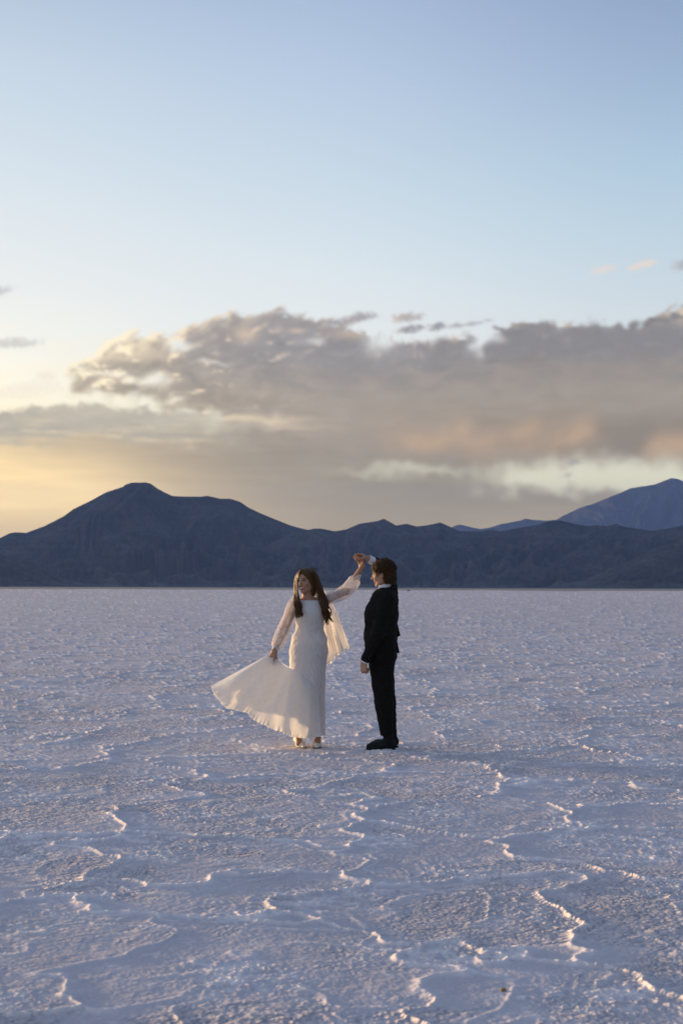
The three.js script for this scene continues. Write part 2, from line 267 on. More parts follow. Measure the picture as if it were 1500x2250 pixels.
range('mountain', 'broad flat-topped mountain rising behind the salt flat on the left', [[-900, 1150], [-500, 1120], [-200, 1165], [0, 1186], [22, 1175], [35, 1173], [58, 1174], [100, 1158], [140, 1137], [160, 1122], [200, 1102], [232, 1084], [246, 1079], [268, 1072], [276, 1066], [288, 1062], [320, 1061], [331, 1064], [345, 1074], [362, 1083], [378, 1090], [400, 1091], [440, 1091], [455, 1089], [470, 1092], [482, 1095], [505, 1095], [528, 1102], [545, 1114], [575, 1128], [600, 1138], [635, 1152], [655, 1158], [690, 1166], [760, 1185], [900, 1230], [1100, 1270], [1300, 1288], [2000, 1288]],
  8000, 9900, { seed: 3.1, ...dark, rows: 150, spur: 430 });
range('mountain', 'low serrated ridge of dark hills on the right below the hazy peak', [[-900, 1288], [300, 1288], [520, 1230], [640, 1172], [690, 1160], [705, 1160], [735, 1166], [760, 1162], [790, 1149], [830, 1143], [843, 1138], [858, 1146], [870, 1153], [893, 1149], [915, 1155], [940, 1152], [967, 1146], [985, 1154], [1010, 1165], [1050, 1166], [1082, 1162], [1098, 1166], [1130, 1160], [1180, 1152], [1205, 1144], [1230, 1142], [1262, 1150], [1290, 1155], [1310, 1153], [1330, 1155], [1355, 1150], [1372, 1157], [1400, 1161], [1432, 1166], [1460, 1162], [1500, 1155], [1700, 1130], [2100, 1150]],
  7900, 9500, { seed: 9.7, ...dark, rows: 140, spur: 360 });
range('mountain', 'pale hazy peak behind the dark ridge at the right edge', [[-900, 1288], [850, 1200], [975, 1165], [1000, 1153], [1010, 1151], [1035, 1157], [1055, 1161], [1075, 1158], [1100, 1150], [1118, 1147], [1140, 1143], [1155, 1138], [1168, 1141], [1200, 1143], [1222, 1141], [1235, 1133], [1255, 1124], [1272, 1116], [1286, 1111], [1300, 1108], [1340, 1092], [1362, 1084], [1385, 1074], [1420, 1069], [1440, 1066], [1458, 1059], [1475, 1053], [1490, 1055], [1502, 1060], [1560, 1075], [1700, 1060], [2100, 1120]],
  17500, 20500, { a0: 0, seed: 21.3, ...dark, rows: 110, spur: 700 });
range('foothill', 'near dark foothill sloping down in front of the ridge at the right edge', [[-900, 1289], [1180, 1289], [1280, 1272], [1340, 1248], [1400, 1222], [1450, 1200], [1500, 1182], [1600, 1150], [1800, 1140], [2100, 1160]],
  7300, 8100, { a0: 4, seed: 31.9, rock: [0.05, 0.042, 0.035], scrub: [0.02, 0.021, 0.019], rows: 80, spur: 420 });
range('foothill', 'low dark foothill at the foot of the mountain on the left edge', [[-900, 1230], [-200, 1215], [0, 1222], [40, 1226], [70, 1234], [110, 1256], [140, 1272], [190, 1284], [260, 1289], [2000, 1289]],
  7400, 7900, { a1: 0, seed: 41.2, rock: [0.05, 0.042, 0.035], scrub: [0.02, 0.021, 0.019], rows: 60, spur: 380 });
{ // unseen range past the left edge, placed to shade the slopes in view
  const nu = 160, nv = 60, A = [-6500, -8400], B = [-6300, -18500];
  const g = gridGeometry(nu, nv, (i, j, k, p, uv, c) => {
    const s = i / (nu - 1), t = j / (nv - 1) * 2 - 1, x = lerp(A[0], B[0], s) + t * 1300, z = lerp(A[1], B[1], s);
    const h = 1500 * sst(0, 0.12, s) * (1 - sst(0.95, 1, s)) * Math.pow(1 - Math.abs(t), 1.1) * (1 + 0.16 * fbm(x / 1300, z / 1300, 4));
    p.set([x, h - 2, z], k * 3); uv.set([x / 500, z / 500], k * 2);
    const v = 1 + 0.3 * fbm(x / 300, z / 300, 3); c.set(dark.rock.map((q) => q * v), k * 3);
  }, true);
  structure(add('mountain', g, rockMat), 'unseen high range out of view on the left, shading the mountains in view', 'mountain');
}
scene.fog = new THREE.FogExp2(new THREE.Color().setRGB(...HAZE.tint), HAZE.density);
console.log('mountains done');

// ───────────────────────── modelling tools for the couple ─────────────────────────
const V = (x, y, z) => new THREE.Vector3(x, y, z);
const smin = (a, b, k) => { const h = Math.max(k - Math.abs(a - b), 0) / k; return Math.min(a, b) - h * h * k * 0.25; };
const smax = (a, b, k) => -smin(-a, -b, k);
// a field is a list of solids [distance(x, y, z), blend, sign]; distances are joined with a smooth minimum
const bone = (a, b, ra, rb, zs = 1) => { const az = a.z * zs, dx = b.x - a.x, dy = b.y - a.y, dz = (b.z - a.z) * zs, l = dx * dx + dy * dy + dz * dz || 1e-9; return (x, y, z) => { const px = x - a.x, py = y - a.y, pz = z * zs - az; let t = (px * dx + py * dy + pz * dz) / l; t = t < 0 ? 0 : t > 1 ? 1 : t; const qx = px - dx * t, qy = py - dy * t, qz = pz - dz * t; return Math.sqrt(qx * qx + qy * qy + qz * qz) - (ra + (rb - ra) * t); }; };
const egg = (c, r) => (x, y, z) => { const px = x - c.x, py = y - c.y, pz = z - c.z, k0 = Math.hypot(px / r.x, py / r.y, pz / r.z), k1 = Math.hypot(px / (r.x * r.x), py / (r.y * r.y), pz / (r.z * r.z)); return k0 < 1e-6 ? -Math.min(r.x, r.y, r.z) : k0 * (k0 - 1) / k1; };
const field = (solids) => (x, y, z) => { let d = 1e3; for (const [f, k = 0.02, s = 1] of solids) d = s > 0 ? smin(d, f(x, y, z), k) : smax(d, -f(x, y, z), k); return d; };
function inFrame(f, m) { const e = m.clone().invert().elements; return (x, y, z) => f(e[0] * x + e[4] * y + e[8] * z + e[12], e[1] * x + e[5] * y + e[9] * z + e[13], e[2] * x + e[6] * y + e[10] * z + e[14]); }
function skin3(f, lo, hi, cell) {                      // surface nets: one smooth closed mesh round f < 0
  const nx = Math.ceil((hi.x - lo.x) / cell) + 1, ny = Math.ceil((hi.y - lo.y) / cell) + 1, nz = Math.ceil((hi.z - lo.z) / cell) + 1, v = new Float32Array(nx * ny * nz), id = new Int32Array(nx * ny * nz).fill(-1), pos = [], idx = [];
  for (let k = 0, q = 0; k < nz; k++) for (let j = 0; j < ny; j++) for (let i = 0; i < nx; i++, q++) v[q] = f(lo.x + i * cell, lo.y + j * cell, lo.z + k * cell);
  const at = (i, j, k) => i + nx * (j + ny * k);
  for (let k = 0; k < nz - 1; k++) for (let j = 0; j < ny - 1; j++) for (let i = 0; i < nx - 1; i++) {
    let sx = 0, sy = 0, sz = 0, n = 0;
    const edge = (a, b, c, d, e, g) => { const p = v[at(i + a, j + b, k + c)], q = v[at(i + d, j + e, k + g)]; if ((p < 0) !== (q < 0)) { const t = p / (p - q); sx += a + (d - a) * t; sy += b + (e - b) * t; sz += c + (g - c) * t; n++; } };
    for (let a = 0; a < 2; a++) for (let b = 0; b < 2; b++) { edge(0, a, b, 1, a, b); edge(a, 0, b, a, 1, b); edge(a, b, 0, a, b, 1); }
    if (n) { id[at(i, j, k)] = pos.length / 3; pos.push(lo.x + (i + sx / n) * cell, lo.y + (j + sy / n) * cell, lo.z + (k + sz / n) * cell); }
  }
  const quad = (a, b, c, d, flip) => { if (a < 0 || b < 0 || c < 0 || d < 0) return; flip ? idx.push(a, c, b, a, d, c) : idx.push(a, b, c, a, c, d); };
  for (let k = 1; k < nz - 1; k++) for (let j = 1; j < ny - 1; j++) for (let i = 1; i < nx - 1; i++) {
    const p = v[at(i, j, k)] < 0;
    if (p !== v[at(i + 1, j, k)] < 0) quad(id[at(i, j - 1, k - 1)], id[at(i, j, k - 1)], id[at(i, j, k)], id[at(i, j - 1, k)], !p);
    if (p !== v[at(i, j + 1, k)] < 0) quad(id[at(i - 1, j, k - 1)], id[at(i - 1, j, k)], id[at(i, j, k)], id[at(i, j, k - 1)], !p);
    if (p !== v[at(i, j, k + 1)] < 0) quad(id[at(i - 1, j - 1, k)], id[at(i, j - 1, k)], id[at(i, j, k)], id[at(i - 1, j, k)], !p);
  }
  const g = new THREE.BufferGeometry(); g.setAttribute('position', new THREE.Float32BufferAttribute(pos, 3)); g.setIndex(idx); g.computeVertexNormals();
  return g;
}
function tint(g, f) { const p = g.attributes.position, c = new Float32Array(p.count * 3); for (let i = 0; i < p.count; i++) c.set(f(p.getX(i), p.getY(i), p.getZ(i)), i * 3); g.setAttribute('color', new THREE.BufferAttribute(c, 3)); return g; }
function tube(points, radius, seg = 24, sides = 8, uv = false, closedEnds = true) {   // a tapered tube along a smooth curve; radius(t, angle)
  const curve = new THREE.CatmullRomCurve3(points, false, 'centripetal'), fr = curve.computeFrenetFrames(seg, false), pos = [], uvs = [], idx = [], len = curve.getLength();
  let n = fr.normals[0].clone(), prev = fr.tangents[0];
  for (let i = 0; i <= seg; i++) {
    const t = i / seg, c = curve.getPoint(t), T = curve.getTangent(t); n.addScaledVector(T, -n.dot(T)).normalize(); const b = T.clone().cross(n); prev = T;
    for (let j = 0; j <= sides; j++) { const a = j / sides * 2 * Math.PI, r = typeof radius === 'function' ? radius(t, a) : radius, x = Math.cos(a) * r, y = Math.sin(a) * r; pos.push(c.x + n.x * x + b.x * y, c.y + n.y * x + b.y * y, c.z + n.z * x + b.z * y); uvs.push(j / sides * 2 * Math.PI * 0.06, t * len); }
  }
  for (let i = 0; i < seg; i++) for (let j = 0; j < sides; j++) { const a = i * (sides + 1) + j, b = a + 1, c = a + sides + 1, d = c + 1; idx.push(a, b, c, b, d, c); }
  if (closedEnds) for (const [row, flip] of [[0, 1], [seg, 0]]) { const s = row * (sides + 1); for (let j = 1; j < sides - 1; j++) flip ? idx.push(s, s + j + 1, s + j) : idx.push(s, s + j, s + j + 1); }
  const g = new THREE.BufferGeometry(); g.setAttribute('position', new THREE.Float32BufferAttribute(pos, 3)); if (uv) g.setAttribute('uv', new THREE.Float32BufferAttribute(uvs, 2)); g.setIndex(idx); g.computeVertexNormals();
  return g;
}
function sheet(nu, nv, at, uvAt) { return gridGeometry(nu, nv, (i, j, k, p, uv) => { const s = i / (nu - 1), t = j / (nv - 1), q = at(s, t); p.set([q.x, q.y, q.z], k * 3); uv.set(uvAt ? uvAt(s, t) : [s, t], k * 2); }); }
const along = (pts) => { const t = pts.map((p) => p[0]), f = [1, 2, 3].map((k) => { const tb = pts.map((p) => p[k]); return (s) => { let i = 0; while (i < t.length - 2 && s > t[i + 1]) i++; const u = clamp((s - t[i]) / (t[i + 1] - t[i])), a = tb[Math.max(0, i - 1)], b = tb[i], c = tb[i + 1], d = tb[Math.min(tb.length - 1, i + 2)]; return 0.5 * (2 * b + (c - a) * u + (2 * a - 5 * b + 4 * c - d) * u * u + (3 * b - a - 3 * c + d) * u * u * u); }; }); return (s) => V(f[0](s), f[1](s), f[2](s)); };
const plain = (g) => { const q = g.index ? g : mergeVertices(g); for (const n of Object.keys(q.attributes)) if (!['position', 'normal', 'color'].includes(n)) q.deleteAttribute(n); return q; };
const frame = (o, z, up) => { const Z = z.clone().normalize(), X = up.clone().cross(Z).normalize(), Y = Z.clone().cross(X); return new THREE.Matrix4().makeBasis(X, Y, Z).setPosition(o); };

// a head looking along its own +z, y up, origin between the ears
function headSolids(o = {}) {
  const w = o.w || 1, s = [
    [egg(V(0, 0.036, -0.012), V(0.076 * w, 0.092, 0.096))], [egg(V(0, -0.022, 0.026), V(0.063 * w, 0.080, 0.066)), 0.03],
    [bone(V(0, -0.098, 0.058), V(0.040 * w, -0.066, 0.012), 0.018, 0.022), 0.03], [bone(V(0, -0.098, 0.058), V(-0.040 * w, -0.066, 0.012), 0.018, 0.022), 0.03],
    [bone(V(-0.028, 0.024, 0.080), V(0.028, 0.024, 0.080), 0.010, 0.010), 0.02],
    [egg(V(0.036, -0.030, 0.066), V(0.020, 0.020, 0.016)), 0.02], [egg(V(-0.036, -0.030, 0.066), V(0.020, 0.020, 0.016)), 0.02],
    [egg(V(0.030, 0.006, 0.098), V(0.017, 0.011, 0.014)), 0.012, -1], [egg(V(-0.030, 0.006, 0.098), V(0.017, 0.011, 0.014)), 0.012, -1],
    [bone(V(0, 0.012, 0.088), V(0, -0.028, 0.110), 0.007, 0.0105), 0.012], [egg(V(0.011, -0.034, 0.099), V(0.008, 0.007, 0.009)), 0.006], [egg(V(-0.011, -0.034, 0.099), V(0.008, 0.007, 0.009)), 0.006],
    [bone(V(-0.020, -0.056, 0.084), V(0.020, -0.056, 0.084), 0.007, 0.007), 0.01], [bone(V(-0.015, -0.074, 0.084), V(0.015, -0.074, 0.084), 0.0075, 0.0075), 0.01],
    [egg(V(0.073 * w, -0.004, -0.004), V(0.011, 0.031, 0.019)), 0.008], [egg(V(-0.073 * w, -0.004, -0.004), V(0.011, 0.031, 0.019)), 0.008],
  ];
  if (o.smile) s.push([egg(V(0, -0.064, 0.093), V(0.023, 0.0075, 0.012)), 0.004, -1]);
  return s;
}
const skinTone = (base) => (p) => {                    // p in the head's own axes: brows, lips and cheeks of their own colour
  let c = base; const brow = gauss(p.y - 0.026 + Math.abs(Math.abs(p.x) - 0.03) * 0.12, 0.006) * sst(0.014, 0.019, Math.abs(p.x)) * (1 - sst(0.044, 0.05, Math.abs(p.x))) * sst(0.05, 0.07, p.z);
  const lip = (gauss(p.y + 0.055, 0.007) + gauss(p.y + 0.075, 0.008)) * (1 - sst(0.020, 0.026, Math.abs(p.x))) * sst(0.07, 0.085, p.z);
  c = mix3(c, [0.06, 0.035, 0.02], clamp(brow) * 0.9); return mix3(c, [base[0] * 0.75, base[1] * 0.42, base[2] * 0.45], clamp(lip) * 0.9);
};
// a hand in its own axes: fingers along +y, palm facing +z, thumb towards +x
function handSolids({ curl = [0.4, 0.45, 0.5, 0.55], bend = [0, 0, 0, 0], thumb = 0.5, thumbIn = 0.3, s = 1 }) {
  const out = [], k = (x, y, z) => V(x * s, y * s, z * s);
  for (let i = 0; i < 4; i++) {
    const bx = 0.030 - i * 0.0195, kx = k(bx, 0.088 - [0.004, 0, 0.003, 0.010][i], 0), L3 = [[0.040, 0.025, 0.020], [0.045, 0.029, 0.021], [0.042, 0.027, 0.020], [0.033, 0.020, 0.018]][i], r0 = [0.0088, 0.0090, 0.0086, 0.0076][i] * s;
    out.push([bone(k(bx * 0.75, 0.006, 0), kx, 0.0135 * s, 0.0115 * s), 0.02 * s]);
    let p = kx, a = curl[i] * 0.9 + bend[i];
    for (let j = 0; j < 3; j++) { const q = V(p.x + (0.12 - i * 0.08) * L3[j] * s * 0.4, p.y + Math.cos(a) * L3[j] * s, p.z + Math.sin(a) * L3[j] * s); out.push([bone(p, q, r0 * (1 - j * 0.10), r0 * (0.92 - j * 0.10)), 0.005 * s]); p = q; a += curl[i] * 1.15; }
  }
  const t0 = k(0.022, 0.020, 0.006), t1 = k(0.022 + 0.034 * Math.cos(thumb), 0.022 + 0.034 * Math.sin(thumb) + 0.012, 0.014 + 0.012 * thumbIn), t2 = k(0.022 + 0.050 * Math.cos(thumb + 0.3), 0.052 + 0.032 * Math.sin(thumb + 0.3), 0.018 + 0.036 * thumbIn), t3 = V(t2.x + 0.008 * s * (1 - 2 * thumbIn), t2.y + 0.024 * s, t2.z + 0.010 * s * thumbIn);
  out.push([bone(t0, t1, 0.015 * s, 0.0115 * s), 0.02 * s], [bone(t1, t2, 0.0112 * s, 0.0098 * s), 0.008 * s], [bone(t2, t3, 0.0096 * s, 0.008 * s), 0.006 * s]);
  return out;
}
function hand(wrist, towards, palm, thumbSide, pose, elbow, rWrist) {   // wrist point, finger direction, palm direction; thumbSide +1 or -1 mirrors it; meshed with the end of the forearm
  const Y = towards.clone().normalize(), Z = palm.clone().addScaledVector(Y, -palm.dot(Y)).normalize(), X = Y.clone().cross(Z).multiplyScalar(thumbSide), m = new THREE.Matrix4().makeBasis(X, Y, Z).setPosition(wrist);
  const f0 = field(handSolids(pose)), fh = inFrame(f0, m), fa = bone(wrist, wrist.clone().lerp(elbow, 0.45), rWrist, rWrist * 1.15), f = (x, y, z) => smin(fh(x, y, z), fa(x, y, z), 0.02);
  const lo = wrist.clone().subScalar(0.2), hi = wrist.clone().addScalar(0.2);
  return skin3(f, lo, hi, 0.0042);
}
function strands(list, r0, r1, seg, sides = 4) { return mergeGeometries(list.map((p) => { const g = tube(p, (t) => r0 * (1 - t) + r1 * t, seg, sides); return g; })); }
function hairMat(color) { return new THREE.MeshPhysicalMaterial({ color: new THREE.Color().setRGB(...color), roughness: 0.5, specularIntensity: 0.5, specularColor: new THREE.Color().setRGB(1.0, 0.72, 0.42), transmission: 0.2, thickness: 0, side: THREE.DoubleSide }); }
// lace: a fine net with overlapping fans of cord, 0.24 m to the tile
function laceTexture(netA, cordA, kind) {
  const N = 512, d = new Uint8Array(N * N * 4), r = rng(77);
  const fan = (x, y) => { let best = 0; for (let row = -1; row <= 4; row++) for (let col = -1; col <= 3; col++) { const cx = (col + (row & 1 ? 0.5 : 0)) * 0.5, cy = row * 0.25, dx = x - cx, dy = y - cy, q = Math.hypot(dx, dy); if (dy < -0.02 || q > 0.27) continue; for (const R of [0.25, 0.19, 0.12]) best = Math.max(best, 1 - sst(0.006, 0.014, Math.abs(q - R))); if (q < 0.19) best = Math.max(best, (1 - sst(0.02, 0.10, Math.abs(Math.sin(Math.atan2(dx, dy) * 6)))) * 0.55); } return best; };
  for (let j = 0; j < N; j++) for (let i = 0; i < N; i++) {
    const x = i / N, y = j / N, c = fan(x, y), net = 0.5 + 0.5 * Math.max(Math.cos((x + y) * 2 * Math.PI * 34), Math.cos((x - y) * 2 * Math.PI * 34)) ** 3, a = clamp(lerp(netA * (0.75 + 0.5 * net), cordA, c)), o = (j * N + i) * 4, val = Math.round(255 * a);
    d[o] = d[o + 1] = d[o + 2] = val; d[o + 3] = 255;
  }
  const t = new THREE.DataTexture(d, N, N); t.wrapS = t.wrapT = THREE.RepeatWrapping; t.magFilter = THREE.LinearFilter; t.repeat.set(1 / 0.24, 1 / 0.24); t.needsUpdate = true; if (kind === 'color') t.colorSpace = THREE.SRGBColorSpace;
  return t;
}
const eyeMat = new THREE.MeshStandardMaterial({ color: 0x1a120d, roughness: 0.25 });
const FEET = 0.0;
function person(label, x, z, feet) { const y = Math.max(...feet.map(([a, b]) => saltHeight(x + a, z + b, 0.05))) - 0.004; const g = new THREE.Group(); g.name = numbered('person'); g.position.set(x, y, z); g.userData = { label, category: 'person' }; scene.add(g); return g; }
console.log('tools done');

// ───────────────────────── the bride ─────────────────────────
{
  const S = 0.00448, X0 = 680, P = (px, py, z = 0) => V((px - X0) * S, (1637 - py) * S, z);
  const bride = person('bride in a white lace gown lifting her train in one hand', -14.0 * (750 - X0) / FOCAL, -14.0, [[-0.10, 0.05], [0.085, 0.05], [-0.1, -0.05], [0.085, -0.05]]);
  const skinBase = [0.44, 0.245, 0.155];
  const hm = frame(P(673.5, 1275, 0.01), V(-0.56, -0.02, 0.83), V(-0.10, 1, 0.05));
  const shR = P(650, 1325, 0.01), elR = P(625, 1383, 0.08), wrR = P(606, 1427, 0.21), shL = P(711, 1319, -0.02), elL = P(760, 1297, -0.06), wrL = P(796, 1243, -0.02);
  // body
  const trunk = field([
    [bone(P(674, 1300, 0), P(679, 1322, -0.02), 0.047, 0.052), 0.04], [bone(P(661, 1325, -0.01), P(703, 1322, -0.01), 0.044, 0.044), 0.06],
    [bone(P(681, 1335, 0.0), P(682, 1365, 0.0), 0.095, 0.09, 1.0), 0.05], [bone(P(682, 1370, 0), P(681, 1390, 0), 0.085, 0.09), 0.05], [bone(P(670, 1432, 0), P(690, 1432, 0), 0.105, 0.105), 0.06],
    [bone(shR, elR, 0.043, 0.036), 0.04], [bone(elR, wrR, 0.036, 0.025), 0.02], [bone(shL, elL, 0.043, 0.036), 0.04], [bone(elL, wrL, 0.036, 0.025), 0.02],
    [bone(P(668, 1450, 0), P(667, 1530, 0.03), 0.080, 0.050), 0.04], [bone(P(667, 1530, 0.03), P(658, 1611, 0.0), 0.048, 0.033), 0.02], [bone(P(692, 1450, 0), P(695, 1530, 0.03), 0.080, 0.050), 0.04], [bone(P(695, 1530, 0.03), P(699, 1611, 0.0), 0.048, 0.033), 0.02],
    [bone(P(658, 1611, 0.0), P(659, 1627, 0.07), 0.032, 0.031), 0.02], [bone(P(699, 1611, 0.0), P(699, 1627, 0.07), 0.032, 0.031), 0.02],
  ]);
  const headF = inFrame(field(headSolids({ w: 0.93, smile: true })), hm), neckF = bone(P(674, 1296, 0), P(678, 1318, -0.015), 0.046, 0.052);
  const hc = V(0, 0, 0).applyMatrix4(hm), inv = hm.clone().invert(), tone = skinTone(skinBase);
  const parts = [
    tint(skin3(trunk, P(590, 1645, -0.24), P(812, 1290, 0.24), 0.011), () => skinBase),
    tint(skin3((x, y, z) => smin(headF(x, y, z), neckF(x, y, z), 0.03), hc.clone().subScalar(0.17), hc.clone().addScalar(0.17), 0.004), (x, y, z) => tone(V(x, y, z).applyMatrix4(inv))),
    tint(hand(wrR, V(-0.30, -0.85, 0.16), V(0.42, -0.1, -0.8), 1, { curl: [0.62, 0.7, 0.78, 0.85], thumb: 1.0, thumbIn: 0.9, s: 0.92 }, elR, 0.024), () => skinBase),
    tint(hand(wrL, V(-0.10, 1, 0.02), V(-0.8, 0.1, 0.6), -1, { curl: [0.38, 0.55, 0.7, 0.8], bend: [0.15, 0.1, 0.1, 0.1], thumb: 1.1, thumbIn: 0.7, s: 0.92 }, elL, 0.024), () => skinBase),
  ];
  add('body', mergeGeometries(parts.map(plain)), new THREE.MeshPhysicalMaterial({ vertexColors: true, roughness: 0.55, specularIntensity: 0.5 }), bride);
  for (const s of [-1, 1]) { const g = new THREE.SphereGeometry(0.011, 12, 8); g.scale(1.15, 0.62, 0.8); g.translate(s * 0.030, 0.005, 0.0825); g.applyMatrix4(hm); add('eye', g, eyeMat, bride); }
  { const g = sheet(14, 5, (s, t) => { const x = (s - 0.5) * 0.042; return V(x, -0.0605 - t * 0.0085 * (1 - Math.pow(s * 2 - 1, 2) * 0.8), 0.0905 - x * x * 14 + 0.001 * Math.sin(t * 3)).applyMatrix4(hm); }); add('teeth', g, new THREE.MeshStandardMaterial({ color: new THREE.Color().setRGB(0.82, 0.79, 0.74), roughness: 0.3, side: THREE.DoubleSide }), bride); }
  // hair: a cap on the skull and long waved strands either side of the face
  const hair = new THREE.Group(); hair.name = 'hair'; bride.add(hair);
  const hmat = hairMat([0.11, 0.058, 0.027]);
  {
    const cap = field([[egg(V(0, 0.040, -0.016), V(0.085, 0.094, 0.104))], [egg(V(0, -0.05, -0.045), V(0.085, 0.12, 0.075)), 0.05], [egg(V(0.004, -0.055, 0.10), V(0.062, 0.125, 0.075)), 0.012, -1], [egg(V(0, -0.12, 0.06), V(0.09, 0.10, 0.08)), 0.03, -1]]);
    add('hair_cap', skin3(inFrame((x, y, z) => cap(x, y, z) + 0.0022 * n3(x * 60, y * 9, z * 60), hm), hc.clone().subScalar(0.24), hc.clone().addScalar(0.2), 0.006), hmat, hair);
    const r = rng(5), mk = (outer, inner, under, n, wave, name) => {
      const list = [], clumps = Array.from({ length: 15 }, () => ({ a: r(), b: r() * 0.9, ph: r() * 5, amp: wave * (0.7 + 0.8 * r()), f: 14 + 6 * r(), dx: (r() - 0.5) * 0.02, dz: (r() - 0.5) * 0.016, cut: 0.88 + 0.12 * r() }));
      for (let i = 0; i < n; i++) {
        const c = clumps[i % clumps.length], loose = i % 9 === 0 ? 1.6 : 0.55;
        let a = clamp(c.a + (r() - 0.5) * 0.22 * loose), b = clamp(c.b + (r() - 0.5) * 0.22 * loose), cc = Math.max(0, 1 - a - b * 0.5), sum = a + b + cc; a /= sum; b /= sum; cc /= sum;
        const ph = c.ph + (r() - 0.5) * 0.8, cut = c.cut - 0.08 * r(), jx = (r() - 0.5) * 0.012 * loose + c.dx, jz = (r() - 0.5) * 0.012 + c.dz, pts = [];
        for (let k = 0; k <= 12; k++) { const t = k / 12 * cut, o = outer(t), q = inner(t), u = under(t), g = sst(0.3, 0.85, t), w = c.amp * g * Math.sin(ph + c.f * t); pts.push(V(o.x * a + q.x * b + u.x * cc + jx * g + w, o.y * a + q.y * b + u.y * cc, o.z * a + q.z * b + u.z * cc + jz * t + c.amp * 0.7 * g * Math.cos(ph + c.f * t))); }
        list.push(pts);
      }
      add(name, strands(list, 0.0024, 0.0008, 30, 4), hmat, hair);
    };
    const G = (...p) => along(p.map(([x, y, z], i) => [i / (p.length - 1), ...P(x, y, z).toArray()]));
    mk(G([664, 1248, 0.02], [691, 1249, -0.01], [705, 1274, -0.03], [716, 1303, 0.0], [722, 1328, 0.06], [723, 1350, 0.10], [731, 1369, 0.10]), G([662, 1252, 0.085], [678, 1261, 0.105], [684, 1284, 0.095], [689, 1306, 0.10], [699, 1324, 0.135], [708, 1344, 0.145], [713, 1366, 0.13]), G([668, 1249, 0.04], [692, 1258, 0.07], [701, 1284, 0.065], [710, 1308, 0.08], [713, 1332, 0.125], [722, 1352, 0.125], [716, 1374, 0.11]), 420, 0.027, 'hair_lock');
    mk(G([662, 1248, 0.03], [650, 1262, 0.03], [645.5, 1285, 0.0], [646, 1308, 0.03], [646, 1328, 0.10], [652, 1344, 0.12], [660, 1358, 0.12]), G([661, 1252, 0.085], [656, 1262, 0.09], [656, 1282, 0.075], [661, 1305, 0.085], [667, 1322, 0.13], [666, 1338, 0.14], [656, 1354, 0.14]), G([661, 1249, 0.06], [651.5, 1263, 0.06], [648, 1285, 0.035], [653, 1310, 0.06], [654, 1330, 0.12], [660, 1346, 0.135], [668, 1352, 0.13]), 380, 0.024, 'hair_lock');
    mk(G([672, 1248, -0.05], [700, 1262, -0.10], [706, 1295, -0.10], [706, 1325, -0.12], [704, 1350, -0.13]), G([668, 1248, -0.05], [655, 1262, -0.06], [650, 1290, -0.07], [654, 1320, -0.10], [660, 1348, -0.12]), G([670, 1248, -0.06], [678, 1262, -0.115], [678, 1295, -0.11], [680, 1325, -0.13], [682, 1352, -0.14]), 150, 0.008, 'hair_lock');
    { const list = []; for (let i = 0; i < 40; i++) { const x = 655 + r() * 42, y0 = 1247 + Math.abs(x - 674) * 0.18; list.push([P(x, y0 + 3, 0), P(x + (r() - 0.3) * 6, y0 - 1 - r() * 2, (r() - 0.5) * 0.06), P(x + (r() - 0.2) * 14, y0 - r() * 5 + 1, (r() - 0.5) * 0.1), P(x + r() * 18, y0 + r() * 4, (r() - 0.5) * 0.1)]); } add('hair_lock', strands(list, 0.0007, 0.0004, 10, 3), hmat, hair); }
  }
  // gown
  const lace = laceTexture(0.62, 0.95), laceA = laceTexture(0.34, 0.92);
  const gownMat = new THREE.MeshPhysicalMaterial({ color: new THREE.Color().setRGB(0.95, 0.94, 0.925), roughness: 0.92, transmission: 0.32, thickness: 0, bumpMap: lace, bumpScale: 0.002, side: THREE.DoubleSide, specularIntensity: 0.2 });
  const laceMap = laceTexture(0.93, 1.0, 'color'); gownMat.map = laceMap;
  const trainMat = gownMat.clone(); trainMat.transmission = 0.46;
  const gown = new THREE.Group(); gown.name = 'gown'; bride.add(gown);
  const edge = (k) => table([[1316, [657, 708, 0.070, -0.075]], [1321, [652, 711.5, 0.086, -0.09]], [1329, [648.5, 714.5, 0.104, -0.105]], [1338, [647.5, 716, 0.122, -0.11]], [1350, [648.5, 715, 0.125, -0.105]], [1362, [650, 713, 0.112, -0.10]], [1373, [651, 712, 0.10, -0.095]], [1383, [649, 713, 0.10, -0.10]], [1394, [644, 717, 0.112, -0.115]], [1408, [639.5, 720, 0.125, -0.135]], [1425, [637.5, 721.5, 0.135, -0.15]], [1445, [637.5, 719.5, 0.14, -0.155]], [1470, [638, 716.5, 0.145, -0.15]], [1500, [638, 715, 0.15, -0.15]], [1535, [637, 713.5, 0.16, -0.16]], [1570, [638, 713, 0.17, -0.175]], [1611, [640, 712, 0.185, -0.195]]].map(([y, v]) => [y, v[k]]));
  const e0 = edge(0), e1 = edge(1), e2 = edge(2), e3 = edge(3);
  const ring = (s, t) => {
    const py = lerp(1317, 1611, t), a = s * 2 * Math.PI, cx = (e0(py) + e1(py)) / 2, hw = (e1(py) - e0(py)) / 2 * S, zc = (e2(py) + e3(py)) / 2, hd = (e2(py) - e3(py)) / 2, ca = Math.cos(a), sa = Math.sin(a);
    const low = sst(1440, 1600, py), hip = gauss(py - 1400, 34), fold = low * (0.009 * Math.sin(a * 7 + 1.5 * Math.sin(py / 60)) + 0.008 * n2(ca * 3, sa * 3 + py / 300)) + hip * 0.0045 * Math.sin(py / 5.2 + 3 * ca + 1.4 * n2(ca * 2, py / 30)) + 0.0025 * n2(ca * 4 + 5, py / 14 + sa * 3);
    const r = 1 + fold / 0.14;
    const sq = 1 / Math.pow(Math.pow(Math.abs(ca), 2.25) + Math.pow(Math.abs(sa), 2.25), 1 / 2.25);
